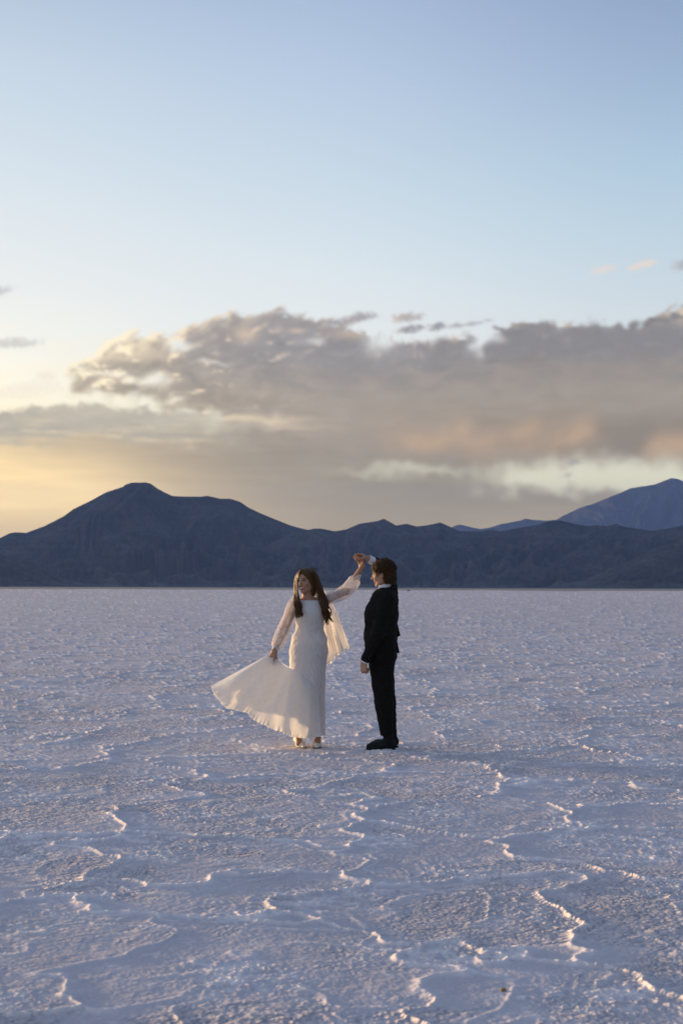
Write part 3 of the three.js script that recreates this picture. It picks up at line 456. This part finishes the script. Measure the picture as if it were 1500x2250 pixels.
    const hem = t > 0.97 ? 1.6 * n2(a * 5, 3) * (t - 0.97) / 0.03 : 0;
    return V((cx - X0) * S + hw * ca * sq * r, (1637 - py + hem) * S, zc + hd * sa * sq * r);
  };
  add('dress', sheet(150, 210, ring, (s, t) => [s * 1.05, -t * 1.335]), gownMat, gown);
  { // neckline trim
    const pts = []; for (let i = 0; i <= 48; i++) pts.push(ring(i / 48, 0.004)); const g = tube(pts, 0.0045, 120, 6, true); add('neckline', g, gownMat, gown);
  }
  const top = along([[0, 587, 1437, 0.225], [0.10, 593, 1438, 0.25], [0.20, 601, 1440, 0.255], [0.32, 612, 1444, 0.23], [0.5, 637, 1461, 0.15], [0.75, 660, 1474, 0.142], [1, 697, 1488, 0.125]].map(([s, x, y, z]) => [s, ...P(x, y, z).toArray()]));
  const hemPx = [[0, 467, 1505], [0.07, 477, 1520], [0.14, 494, 1541], [0.20, 505, 1550], [0.28, 522, 1553], [0.38, 546, 1560], [0.46, 563, 1575], [0.58, 592, 1588], [0.70, 622, 1600], [0.82, 650, 1609], [0.91, 678, 1612], [1, 708, 1609]];
  const hemF = along(hemPx.map(([s, x, y], i) => [s, ...P(x, y, [0, 0.05, 0.08, 0.10, 0.13, 0.16, 0.18, 0.20, 0.22, 0.235, 0.23, 0.195][i]).toArray()]));
  const hemB = along(hemPx.map(([s, x, y], i) => [s, ...P(x - 2, y + (i ? 5 : 0), [0, -0.01, -0.03, -0.04, -0.05, -0.06, -0.07, -0.09, -0.13, -0.18, -0.20, -0.2][i]).toArray()]));
  const panel = (hem, back) => sheet(190, 90, (s, t) => {
    const a = top(s), b = hem(s), q = a.clone().lerp(b, t), fan = 1 - Math.exp(-t * 2.2), w = Math.sin(Math.PI * clamp(s / 0.05) * 0.5) * (1 - sst(0.9, 1, s));
    if (back) { q.z -= 0.05 * (1 - t) * w; q.y -= 0.035 * (1 - t) * gauss(s - 0.41, 0.10); }
    const pl = (0.012 * Math.sin(s * 17 + 0.8 + n2(s * 3, 2)) + 0.004 * Math.sin(s * 41 + 2) + 0.026 * n2(s * 5, t * 1.2 + (back ? 9 : 0))) * fan * w * (1 - 0.35 * sst(0.6, 1, s));
    q.z += (back ? -1 : 1) * (0.05 * Math.sin(Math.PI * t) * w) + pl;
    const sag = Math.sin(Math.PI * t) * 0.012 * Math.sin(Math.PI * clamp(s * 2)); q.y -= sag;
    const ruf = sst(0.88, 1, t) * w; q.z += ruf * 0.012 * n2(s * 26, 1 + t) + ruf * 0.006 * n2(s * 90, 3); q.y += ruf * (0.007 * n2b(s * 21, 4) + 0.005 * n2(s * 70, 8));
    return q;
  }, (s, t) => [s * 1.3, -t * 0.75]);
  add('train', mergeGeometries([panel(hemF, false), panel(hemB, true)]), trainMat, gown);
  // sheer sleeves, gathered into cuffs
  const sheer = new THREE.MeshPhysicalMaterial({ color: new THREE.Color().setRGB(0.84, 0.80, 0.78), roughness: 0.95, transmission: 0.4, thickness: 0, alphaMap: laceA, transparent: true, side: THREE.DoubleSide, specularIntensity: 0.2 });
  const cuffMat = gownMat;
  for (const [pts, rad, cuff, cr] of [
    [[P(654, 1316, 0.0), P(643, 1333, 0.02), P(634, 1358, 0.05), P(624, 1384, 0.085), P(616, 1406, 0.14), P(609, 1421, 0.185)], table([[0, 0.052], [0.15, 0.060], [0.35, 0.060], [0.6, 0.064], [0.8, 0.066], [0.92, 0.060], [1, 0.034]]), [P(609.5, 1419.5, 0.18), P(606, 1429, 0.205)], 0.034],
    [[P(704, 1317, -0.02), P(720, 1314, -0.025), P(742, 1307, -0.045), P(760, 1296, -0.06), P(774, 1281, -0.05), P(784.5, 1266, -0.042)], table([[0, 0.050], [0.15, 0.052], [0.35, 0.062], [0.6, 0.067], [0.8, 0.068], [0.92, 0.060], [1, 0.034]]), [P(783, 1268, -0.042), P(788, 1259, -0.038)], 0.036]]) {
    const sl = add('sleeve', tube(pts, (t, a) => rad(t) * (1 + 0.05 * Math.sin(a * 3 + t * 9) + 0.04 * Math.sin(a * 7 + t * 5) * sst(0.5, 1, t)) + 0.003 * n2(t * 12, Math.cos(a) * 2), 60, 48, true, false), sheer, gown);
    add('cuff', tube([cuff[0], cuff[0].clone().lerp(cuff[1], 0.5), cuff[1]], (t, a) => cr * (1 - 0.12 * t), 10, 28, true, false), cuffMat, sl);
  }
  // veil
  const veilMat = new THREE.MeshPhysicalMaterial({ color: new THREE.Color().setRGB(0.93, 0.89, 0.83), roughness: 1, transmission: 0.68, thickness: 0, opacity: 0.84, transparent: true, side: THREE.DoubleSide, specularIntensity: 0.1 });
  const vl = along([[0, 672, 1254, -0.09], [0.2, 672, 1290, -0.17], [0.5, 682, 1350, -0.20], [0.8, 694, 1415, -0.23], [1, 700, 1459, -0.24]].map(([s, x, y, z]) => [s, ...P(x, y, z).toArray()]));
  const vr = along([[0, 684, 1252, -0.08], [0.12, 701, 1274, -0.10], [0.3, 717, 1304, -0.15], [0.5, 737, 1338, -0.20], [0.75, 753, 1378, -0.24], [1, 768.5, 1419, -0.26]].map(([s, x, y, z]) => [s, ...P(x, y, z).toArray()]));
  for (const [z0, ph, len] of [[0, 0, 1], [-0.035, 1.7, 0.95]]) add('veil', sheet(90, 90, (s, t) => {
    const tt = t * len, q = vl(tt).lerp(vr(tt), s), fan = sst(0.05, 0.8, t); q.z += z0 * fan + fan * (0.020 * Math.sin(s * 21 + ph + 1.2 * t) + 0.012 * Math.sin(s * 43 + ph * 2) + 0.03 * n2(s * 3 + ph, t * 1.4)); q.x += fan * (0.006 * Math.sin(s * 31 + ph + t * 3));
    q.y += fan * t * (0.016 * Math.sin(s * 11 + ph) - 0.05 * Math.sin(Math.PI * s)) ; return q;
  }), veilMat, bride);
  // shoes
  const shoeMat = new THREE.MeshPhysicalMaterial({ color: new THREE.Color().setRGB(0.80, 0.77, 0.70), roughness: 0.4, clearcoat: 0.2 }), soleMat = new THREE.MeshStandardMaterial({ color: 0x2a211b, roughness: 0.7 }), pearl = new THREE.MeshPhysicalMaterial({ color: new THREE.Color().setRGB(0.80, 0.76, 0.70), roughness: 0.2, clearcoat: 1 });
  for (const [px, turn] of [[658.5, 0.32], [699, -0.06]]) {
    const m = new THREE.Matrix4().makeRotationY(turn).setPosition(P(px, 1637, -0.02));
    const up = field([[bone(V(0, 0.070, -0.07), V(0, 0.030, 0.075), 0.034, 0.040), 0.02], [bone(V(0, 0.026, 0.06), V(0.006, 0.019, 0.145), 0.040, 0.018), 0.03], [egg(V(0, 0.112, 0.035), V(0.040, 0.062, 0.082)), 0.01, -1], [egg(V(0, 0.01, -0.03), V(0.06, 0.050, 0.062)), 0.008, -1], [(x, y) => y - 0.008, 0.003, -1]]);
    const shoe = add('shoe', skin3((x, y, z) => up(x, y, z), V(-0.07, -0.01, -0.13), V(0.07, 0.14, 0.19), 0.0045).applyMatrix4(m), shoeMat, bride);
    const sole = new THREE.Shape(); sole.absellipse(0.003, 0.075, 0.040, 0.088, 0, 2 * Math.PI); const sg = new THREE.ExtrudeGeometry(sole, { depth: 0.006, bevelEnabled: true, bevelSize: 0.002, bevelThickness: 0.002, bevelSegments: 1, curveSegments: 18 }); sg.rotateX(-Math.PI / 2); sg.scale(1, 1, -1); sg.translate(0, 0.002, 0); const s2 = plain(sg.clone()); const ix = s2.index.array; for (let i = 0; i < ix.length; i += 3) { const q = ix[i]; ix[i] = ix[i + 1]; ix[i + 1] = q; } s2.computeVertexNormals(); add('sole', s2.applyMatrix4(m), soleMat, shoe);
    add('heel', tube([V(0, 0.075, -0.080), V(0, 0.04, -0.086), V(0, 0.001, -0.082)], (t) => 0.026 * (1 - t) + 0.010 * t, 8, 12).applyMatrix4(m), shoeMat, shoe);
    const beads = []; for (let i = 0; i < 15; i++) { const a = i / 15 * 2 * Math.PI, b = new THREE.SphereGeometry(0.0055, 8, 6); b.translate(0.040 * Math.cos(a), 0.094 + 0.004 * Math.sin(a), 0.016 + 0.050 * Math.sin(a)); beads.push(b); } add('ankle_strap', mergeGeometries(beads).applyMatrix4(m), pearl, shoe);
  }
}
console.log('bride done');

// ───────────────────────── the groom ─────────────────────────
{
  const S = 0.00441, X0 = 840, P = (px, py, z = 0) => V((px - X0) * S, (1643 - py) * S, z);
  const groom = person('groom in a black suit holding the bride\'s hand above them', 13.78 * (X0 - 750) / FOCAL, -13.78, [[0.1, 0.09], [-0.1, 0.09], [0, 0.09], [0.1, -0.09], [-0.05, -0.09]]);
  const skinBase = [0.46, 0.27, 0.18];
  const hm = frame(P(841, 1264, 0.0), V(-0.97, -0.10, -0.22), V(-0.06, 1, 0));
  const shL = P(849, 1319, 0.19), elL = P(829, 1391, 0.25), wrL = P(800, 1453, 0.20), shR = P(861, 1308, -0.17), elR = P(857, 1250, -0.33), wrR = P(812, 1229.5, -0.22);
  const trunk = field([
    [bone(P(845, 1288, 0), P(849, 1312, 0), 0.052, 0.058), 0.03], [bone(P(846, 1318, -0.13), P(846, 1318, 0.13), 0.05, 0.05), 0.05], [bone(P(842, 1335, 0), P(838, 1440, 0), 0.11, 0.10, 0.75), 0.06],
    [bone(shL, elL, 0.046, 0.040), 0.03], [bone(elL, wrL, 0.040, 0.028), 0.02], [bone(shR, elR, 0.046, 0.040), 0.03], [bone(elR, wrR, 0.040, 0.028), 0.02],
    [bone(P(840, 1450, 0.08), P(843, 1530, 0.09), 0.075, 0.055), 0.03], [bone(P(843, 1530, 0.09), P(852, 1618, 0.09), 0.052, 0.036), 0.02], [bone(P(842, 1450, -0.08), P(852, 1530, -0.09), 0.075, 0.055), 0.03], [bone(P(852, 1530, -0.09), P(862, 1614, -0.09), 0.052, 0.036), 0.02],
    [bone(P(852, 1627, 0.09), P(822, 1637, 0.095), 0.030, 0.022), 0.02], [bone(P(862, 1624, -0.09), P(832, 1634, -0.085), 0.030, 0.022), 0.02],
  ]);
  const headF = inFrame(field(headSolids({ w: 1.0 })), hm), neckF = bone(P(846, 1283, 0), P(850, 1310, 0), 0.052, 0.058), hc = V(0, 0, 0).applyMatrix4(hm), inv = hm.clone().invert(), tone = skinTone(skinBase);
  const parts = [
    tint(skin3(trunk, P(784, 1650, -0.42), P(890, 1215, 0.36), 0.012), () => skinBase),
    tint(skin3((x, y, z) => smin(headF(x, y, z), neckF(x, y, z), 0.03), hc.clone().subScalar(0.17), hc.clone().addScalar(0.17), 0.004), (x, y, z) => tone(V(x, y, z).applyMatrix4(inv))),
    tint(hand(wrL, V(-0.06, -1, 0.02), V(0.7, 0.15, -0.65), -1, { curl: [0.95, 1.0, 1.05, 1.05], bend: [0.35, 0.35, 0.35, 0.35], thumb: 1.1, thumbIn: 0.9 }, elL, 0.028), () => skinBase),
    tint(hand(wrR, V(-0.86, 0.48, 0.14), V(-0.30, -0.90, 0.15), 1, { curl: [0.34, 0.42, 0.5, 0.6], bend: [0.05, 0.15, 0.3, 0.4], thumb: 0.9, thumbIn: 0.8 }, elR, 0.028), () => skinBase),
  ];
  add('body', mergeGeometries(parts.map(plain)), new THREE.MeshPhysicalMaterial({ vertexColors: true, roughness: 0.55, specularIntensity: 0.5 }), groom);
  for (const s of [-1, 1]) { const g = new THREE.SphereGeometry(0.011, 12, 8); g.scale(1.15, 0.62, 0.8); g.translate(s * 0.030, 0.005, 0.0825); g.applyMatrix4(hm); add('eye', g, eyeMat, groom); }
  // curly hair
  const hmat = hairMat([0.085, 0.048, 0.024]), hair = new THREE.Group(); hair.name = 'hair'; groom.add(hair);
  {
    const cap = field([[egg(V(0, 0.050, -0.018), V(0.089, 0.094, 0.109))], [egg(V(0, -0.045, -0.062), V(0.078, 0.070, 0.055)), 0.04], [egg(V(0, -0.075, 0.105), V(0.14, 0.135, 0.075)), 0.015, -1], [egg(V(0.08, -0.03, 0.005), V(0.03, 0.045, 0.03)), 0.012, -1], [egg(V(-0.08, -0.03, 0.005), V(0.03, 0.045, 0.03)), 0.012, -1]]);
    const lump = (x, y, z) => cap(x, y, z) - 0.015 * Math.abs(n3(x * 17, y * 17, z * 17)) - 0.006 * n3(x * 50, y * 50, z * 50) + 0.007;
    const capGeo = skin3(inFrame(lump, hm), hc.clone().subScalar(0.21), hc.clone().addScalar(0.21), 0.0055);
    add('hair_cap', capGeo, hmat, hair);
    const r = rng(8), pos = capGeo.attributes.position, nor = capGeo.attributes.normal, list = [];
    for (let i = 0; i < 1000; i++) {
      const k = Math.floor(r() * pos.count), p = V(pos.getX(k), pos.getY(k), pos.getZ(k)), n = V(nor.getX(k), nor.getY(k), nor.getZ(k)); if (p.y < hc.y - 0.085) continue;
      const a = V(r() - 0.5, r() - 0.75, r() - 0.5).cross(n).normalize(), b = n.clone().cross(a), rad = 0.006 + 0.009 * r(), turns = 1.1 + r() * 1.2, ph = r() * 6.28, pts = [];
      for (let q = 0; q <= 7; q++) { const t = q / 7, w = ph + t * turns * 6.28; pts.push(p.clone().addScaledVector(n, -0.004 + 0.012 * Math.sin(t * 2.6) + rad * 0.8 * Math.cos(w)).addScaledVector(a, rad * Math.sin(w)).addScaledVector(b, (t - 0.3) * (0.025 + 0.02 * r()))); }
      list.push(pts);
    }
    add('hair_lock', strands(list, 0.0026, 0.0010, 14, 4), hmat, hair);
  }
  // suit
  const wool = new THREE.MeshPhysicalMaterial({ color: new THREE.Color().setRGB(0.0115, 0.0105, 0.0098), roughness: 0.9, specularIntensity: 0.18, side: THREE.DoubleSide });
  const linen = new THREE.MeshStandardMaterial({ color: new THREE.Color().setRGB(0.80, 0.79, 0.82), roughness: 0.85, side: THREE.DoubleSide });
  const wr = (x, y, z) => 0.004 * n3(x * 9, y * 22, z * 9) + 0.0025 * n3(x * 26, y * 40, z * 26);
  const coatF = field([
    [bone(P(845, 1322, 0), P(838, 1352, 0), 0.135, 0.155, 0.66), 0.03], [bone(P(838, 1352, 0), P(836, 1400, 0), 0.155, 0.150, 0.68), 0.05], [bone(P(836, 1400, 0), P(838, 1440, 0), 0.150, 0.152, 0.68), 0.05],
    [bone(P(847, 1312, -0.15), P(847, 1312, 0.15), 0.062, 0.062), 0.06], [bone(shL, elL, 0.068, 0.060), 0.03], [bone(elL, P(803, 1447, 0.205), 0.060, 0.047), 0.02],
    [bone(shR, elR, 0.068, 0.058), 0.05], [bone(elR, P(822, 1234, -0.245), 0.058, 0.045), 0.02], [bone(P(858, 1285, -0.08), P(852, 1300, 0.0), 0.035, 0.05), 0.05],
    [(x, y, z) => Math.max(bone(P(840, 1268, 0), P(843, 1303, 0.01), 0.082, 0.080)(x, y, z), 0), 0.006, -1],
    [(x, y) => y - P(0, 1457).y - 0.02 * x, 0.004, -1],
  ]);
  const lowCut = P(0, 1456).y, wristCut = (x, y, z) => { const d = wrL.clone().sub(elL).normalize(), q = P(801.5, 1452, 0.20); return (x - q.x) * d.x + (y - q.y) * d.y + (z - q.z) * d.z; }, wristCutR = (x, y, z) => { const d = wrR.clone().sub(elR).normalize(), q = P(822, 1234, -0.24); return (x - q.x) * d.x + (y - q.y) * d.y + (z - q.z) * d.z; };
  const armZone = (x, y, z) => Math.hypot(x - wrL.x, y - wrL.y, z - wrL.z) - 0.13;
  const coat = (x, y, z) => { let d = coatF(x, y, z) + wr(x, y, z); if (armZone(x, y, z) < 0.04) d = Math.max(d, wristCut(x, y, z)); if (y > 1.72) d = Math.max(d, wristCutR(x, y, z)); return d; };
  const jacket = add('jacket', skin3(coat, P(780, 1470, -0.46), P(895, 1215, 0.38), 0.0085), wool, groom);
  { // lapel, collar, skirts of the coat and buttons
    add('lapel', sheet(8, 30, (s, t) => P(lerp(823, 801, Math.pow(t, 0.8)) + s * lerp(9, 2, t) * 1.1, lerp(1301, 1372, t) + s * 3, lerp(0.075, 0.05, t) + 0.012 + 0.018 * Math.sin(Math.PI * s) + s * 0.045)), wool, jacket);
    add('collar', tube([P(820, 1316, 0.075), P(829, 1311, 0.094), P(845, 1303, 0.098), P(859, 1294, 0.07), P(866, 1289, 0), P(860, 1290, -0.06), P(848, 1296, -0.09)], (t, a) => 0.015 + 0.006 * Math.sin(a), 40, 10), wool, jacket);
    const tail = (pts) => { const sh = new THREE.Shape(); pts.forEach(([x, y], i) => { const p = P(x, y); i ? sh.lineTo(p.x, p.y) : sh.moveTo(p.x, p.y); }); return new THREE.ExtrudeGeometry(sh, { depth: 0.006, bevelEnabled: true, bevelSize: 0.002, bevelThickness: 0.002, bevelSegments: 1 }); };
    const t1 = tail([[866, 1345], [872, 1366], [875, 1380], [879.5, 1397], [874, 1400], [870, 1410], [864, 1400]]); t1.rotateY(0.15); t1.translate(0, 0, 0.03); add('vent_flap', plain(t1), wool, jacket);
    const t2 = tail([[864, 1385], [870, 1396], [873, 1412], [877.5, 1435], [874, 1436], [870, 1430], [864, 1440]]); t2.translate(0, 0, -0.03); add('vent_flap', plain(t2), wool, jacket);
    const bm = new THREE.MeshStandardMaterial({ color: 0x0a0a0b, roughness: 0.35 });
    for (let i = 0; i < 3; i++) { const g = new THREE.CylinderGeometry(0.007, 0.007, 0.004, 12); g.rotateX(Math.PI / 2 - 0.3); const c = wrL.clone().lerp(elL, 0.14 + i * 0.075); g.translate(c.x + 0.026, c.y, c.z + 0.046); add('button', g, bm, jacket); }
    { const g = new THREE.BoxGeometry(0.13, 0.05, 0.006, 8, 2, 1); const p = P(846, 1425, 0.225); g.rotateZ(0.06); g.translate(p.x, p.y, p.z); add('pocket_flap', plain(g), wool, jacket); }
  }
  const legs = (x, y, z) => field0(x, y, z) + 0.0028 * n3(x * 16, y * 13, z * 16) + 0.002 * n3(x * 8 + 4, y * 34, z * 8);
  const field0 = field([
    [bone(P(839, 1440, 0), P(839, 1462, 0), 0.135, 0.125, 0.72), 0.03],
    [bone(P(838, 1468, 0.07), P(840, 1505, 0.085), 0.112, 0.098, 0.95), 0.03], [bone(P(840, 1505, 0.085), P(844, 1545, 0.09), 0.098, 0.084), 0.03], [bone(P(844, 1545, 0.09), P(850.5, 1606, 0.09), 0.084, 0.063), 0.03],
    [bone(P(830, 1500, 0.09), P(827, 1540, 0.09), 0.03, 0.018), 0.02], [bone(P(827, 1540, 0.09), P(838.5, 1612, 0.09), 0.018, 0.010), 0.02],
    [bone(P(842, 1468, -0.07), P(846, 1505, -0.085), 0.108, 0.092, 0.95), 0.02], [bone(P(846, 1505, -0.085), P(853, 1545, -0.09), 0.092, 0.080), 0.02], [bone(P(853, 1545, -0.09), P(860, 1602, -0.09), 0.076, 0.055), 0.02],
    [bone(P(839, 1540, -0.09), P(848, 1608, -0.09), 0.018, 0.010), 0.02],
  ]);
  const hemY = P(0, 1614).y, hemYf = P(0, 1607.5).y;
  add('trousers', skin3((x, y, z) => Math.max(legs(x, y, z), (z > 0 ? hemY : hemYf) - y, y - P(0, 1446).y), P(795, 1622, -0.26), P(885, 1436, 0.28), 0.008), wool, groom);
  add('belt', tube(Array.from({ length: 25 }, (_, i) => { const a = i / 24 * 2 * Math.PI; const c = P(839, 1446, 0); return V(c.x + 0.128 * Math.cos(a), c.y, c.z + 0.175 * Math.sin(a)); }), 0.012, 60, 8), wool, groom);
  // shirt
  const shirt = new THREE.Group(); shirt.name = 'shirt'; groom.add(shirt);
  add('collar', sheet(60, 6, (s, t) => { const a = -2.55 + s * 5.1, c = P(845 - 2 * t, lerp(1282, 1298, t), 0), tip = 1 - Math.abs(Math.cos(a / 2)); return V(c.x + (0.066 + 0.016 * t) * Math.cos(a) * 1.1, c.y - 0.030 * (1 - Math.cos(a)) * 0.5 - 0.022 * t * tip, c.z + (0.066 + 0.018 * t) * Math.sin(a)); }), linen, shirt);
  for (const [w, e, at, r] of [[wrL, elL, P(801, 1453.5, 0.20), 0.036], [wrR, elR, P(815, 1231, -0.225), 0.040]]) { const d = e.clone().sub(w).normalize(); const inn = w === wrR ? 0.035 : 0.028, out = w === wrR ? 0.030 : 0.004; add('cuff', tube([at.clone().addScaledVector(d, inn), at.clone().addScaledVector(d, inn / 2 - out / 2), at.clone().addScaledVector(d, -out)], r, 6, 24, false, false), linen, shirt); }
  { const c = wrL.clone().add(V(-0.012, -0.098, 0.022)), g = new THREE.TorusGeometry(0.0105, 0.0022, 8, 20); g.rotateX(1.2); g.translate(c.x, c.y, c.z); add('ring', g, new THREE.MeshStandardMaterial({ color: 0x17171a, metalness: 0.8, roughness: 0.35 }), groom); }
  // socks and derby shoes
  const sockMat = new THREE.MeshStandardMaterial({ color: 0x08080a, roughness: 1 }), leather = new THREE.MeshPhysicalMaterial({ color: new THREE.Color().setRGB(0.012, 0.013, 0.013), roughness: 0.6, specularIntensity: 0.3 }), rubber = new THREE.MeshStandardMaterial({ color: 0x0b0a09, roughness: 0.75 });
  for (const [px, py, z, turn] of [[866, 1643, 0.095, 0.03], [875, 1639.5, -0.085, -0.10]]) {
    // toe towards -x: the shoe is built along +z from the heel and turned
    const m = new THREE.Matrix4().makeRotationY(-Math.PI / 2 + turn).setPosition(P(px, py, z).setY(Math.max(0, (1643 - py) * S * 0)));
    const up = field([[bone(V(0, 0.052, 0.030), V(0, 0.045, 0.10), 0.040, 0.040), 0.02], [bone(V(0, 0.045, 0.09), V(0.004, 0.034, 0.20), 0.042, 0.036), 0.03], [bone(V(0.002, 0.034, 0.19), V(0.006, 0.030, 0.245), 0.038, 0.026), 0.03], [bone(V(0, 0.07, 0.032), V(0, 0.085, 0.036), 0.036, 0.036), 0.02], [bone(V(0, 0.075, 0.06), V(0, 0.055, 0.13), 0.03, 0.028), 0.02], [bone(V(0, 0.10, 0.045), V(0, 0.14, 0.045), 0.037, 0.045), 0.008, -1], [(x, y) => y - 0.012, 0.004, -1]]);
    const shoe = add('shoe', skin3(up, V(-0.07, -0.01, -0.04), V(0.07, 0.14, 0.30), 0.0045).applyMatrix4(m), leather, groom);
    const sh = new THREE.Shape(); for (let i = 0; i <= 40; i++) { const a = i / 40 * 2 * Math.PI, zz = 0.132 - 0.138 * Math.cos(a), w = 0.037 + 0.005 * Math.sin((zz - 0.06) * 14), x = w * Math.sign(Math.sin(a)) * Math.pow(Math.abs(Math.sin(a)), 0.6); i ? sh.lineTo(x, zz) : sh.moveTo(x, zz); }
    const sg = new THREE.ExtrudeGeometry(sh, { depth: 0.012, bevelEnabled: true, bevelSize: 0.002, bevelThickness: 0.002, bevelSegments: 2 }); sg.rotateX(Math.PI / 2); sg.translate(0, 0.014, 0); add('sole', plain(sg).applyMatrix4(m), rubber, shoe);
    { const hg = new THREE.CylinderGeometry(0.036, 0.037, 0.012, 24); hg.translate(0, 0.004, 0.038); add('heel', plain(hg).applyMatrix4(m), rubber, shoe); }
    for (let i = 0; i < 3; i++) add('lace', tube([V(-0.020, 0.080 - i * 0.007, 0.100 + i * 0.018), V(0, 0.090 - i * 0.007, 0.104 + i * 0.018), V(0.020, 0.080 - i * 0.007, 0.100 + i * 0.018)], 0.0022, 8, 5).applyMatrix4(m), rubber, shoe);
    add('sock', tube([V(0, 0.045, 0.058), V(0, 0.10, 0.058), V(0, 0.17, 0.060)], 0.050, 8, 18).applyMatrix4(m), sockMat, groom);
  }
}
console.log('groom done');

// ───────────────────────── small things lying on the flat ─────────────────────────
{
  const lump = (r, squash, seed) => { const g = mergeVertices(new THREE.IcosahedronGeometry(r, 3).deleteAttribute('uv').deleteAttribute('normal')), p = g.attributes.position; for (let i = 0; i < p.count; i++) { const v = V(p.getX(i), p.getY(i), p.getZ(i)), k = 1 + 0.3 * n3(v.x / r + seed, v.y / r, v.z / r) + 0.1 * n3(v.x / r * 3, v.y / r * 3 + seed, v.z / r * 3); p.setXYZ(i, v.x * k, v.y * k * squash, v.z * k); } g.computeVertexNormals(); return g; };
  const at = (px, py) => { const d = EYE * FOCAL / (py - 1289 - px * 0.003); return V((px - 750) / FOCAL * d, 0, -d); };
  const a = at(1102, 2168); a.y = saltHeight(a.x, a.z, 0.01) + 0.004;
  const p1 = add('pebble', lump(0.011, 0.6, 2), new THREE.MeshStandardMaterial({ color: new THREE.Color().setRGB(0.30, 0.20, 0.06), roughness: 0.8 })); p1.position.copy(a); p1.userData = { label: 'small yellow-brown pebble on the salt ridge in the near foreground', category: 'pebble' };
  const b = at(897, 1299);
  const p2 = add('boulder', lump(0.6, 0.55, 7), new THREE.MeshStandardMaterial({ color: new THREE.Color().setRGB(0.07, 0.06, 0.055), roughness: 1 })); p2.position.set(b.x, 0.2, b.z); p2.userData = { label: 'tiny dark boulder far out on the flat near the groom\'s shoulder', category: 'boulder' };
}

renderer.render(scene, camera);
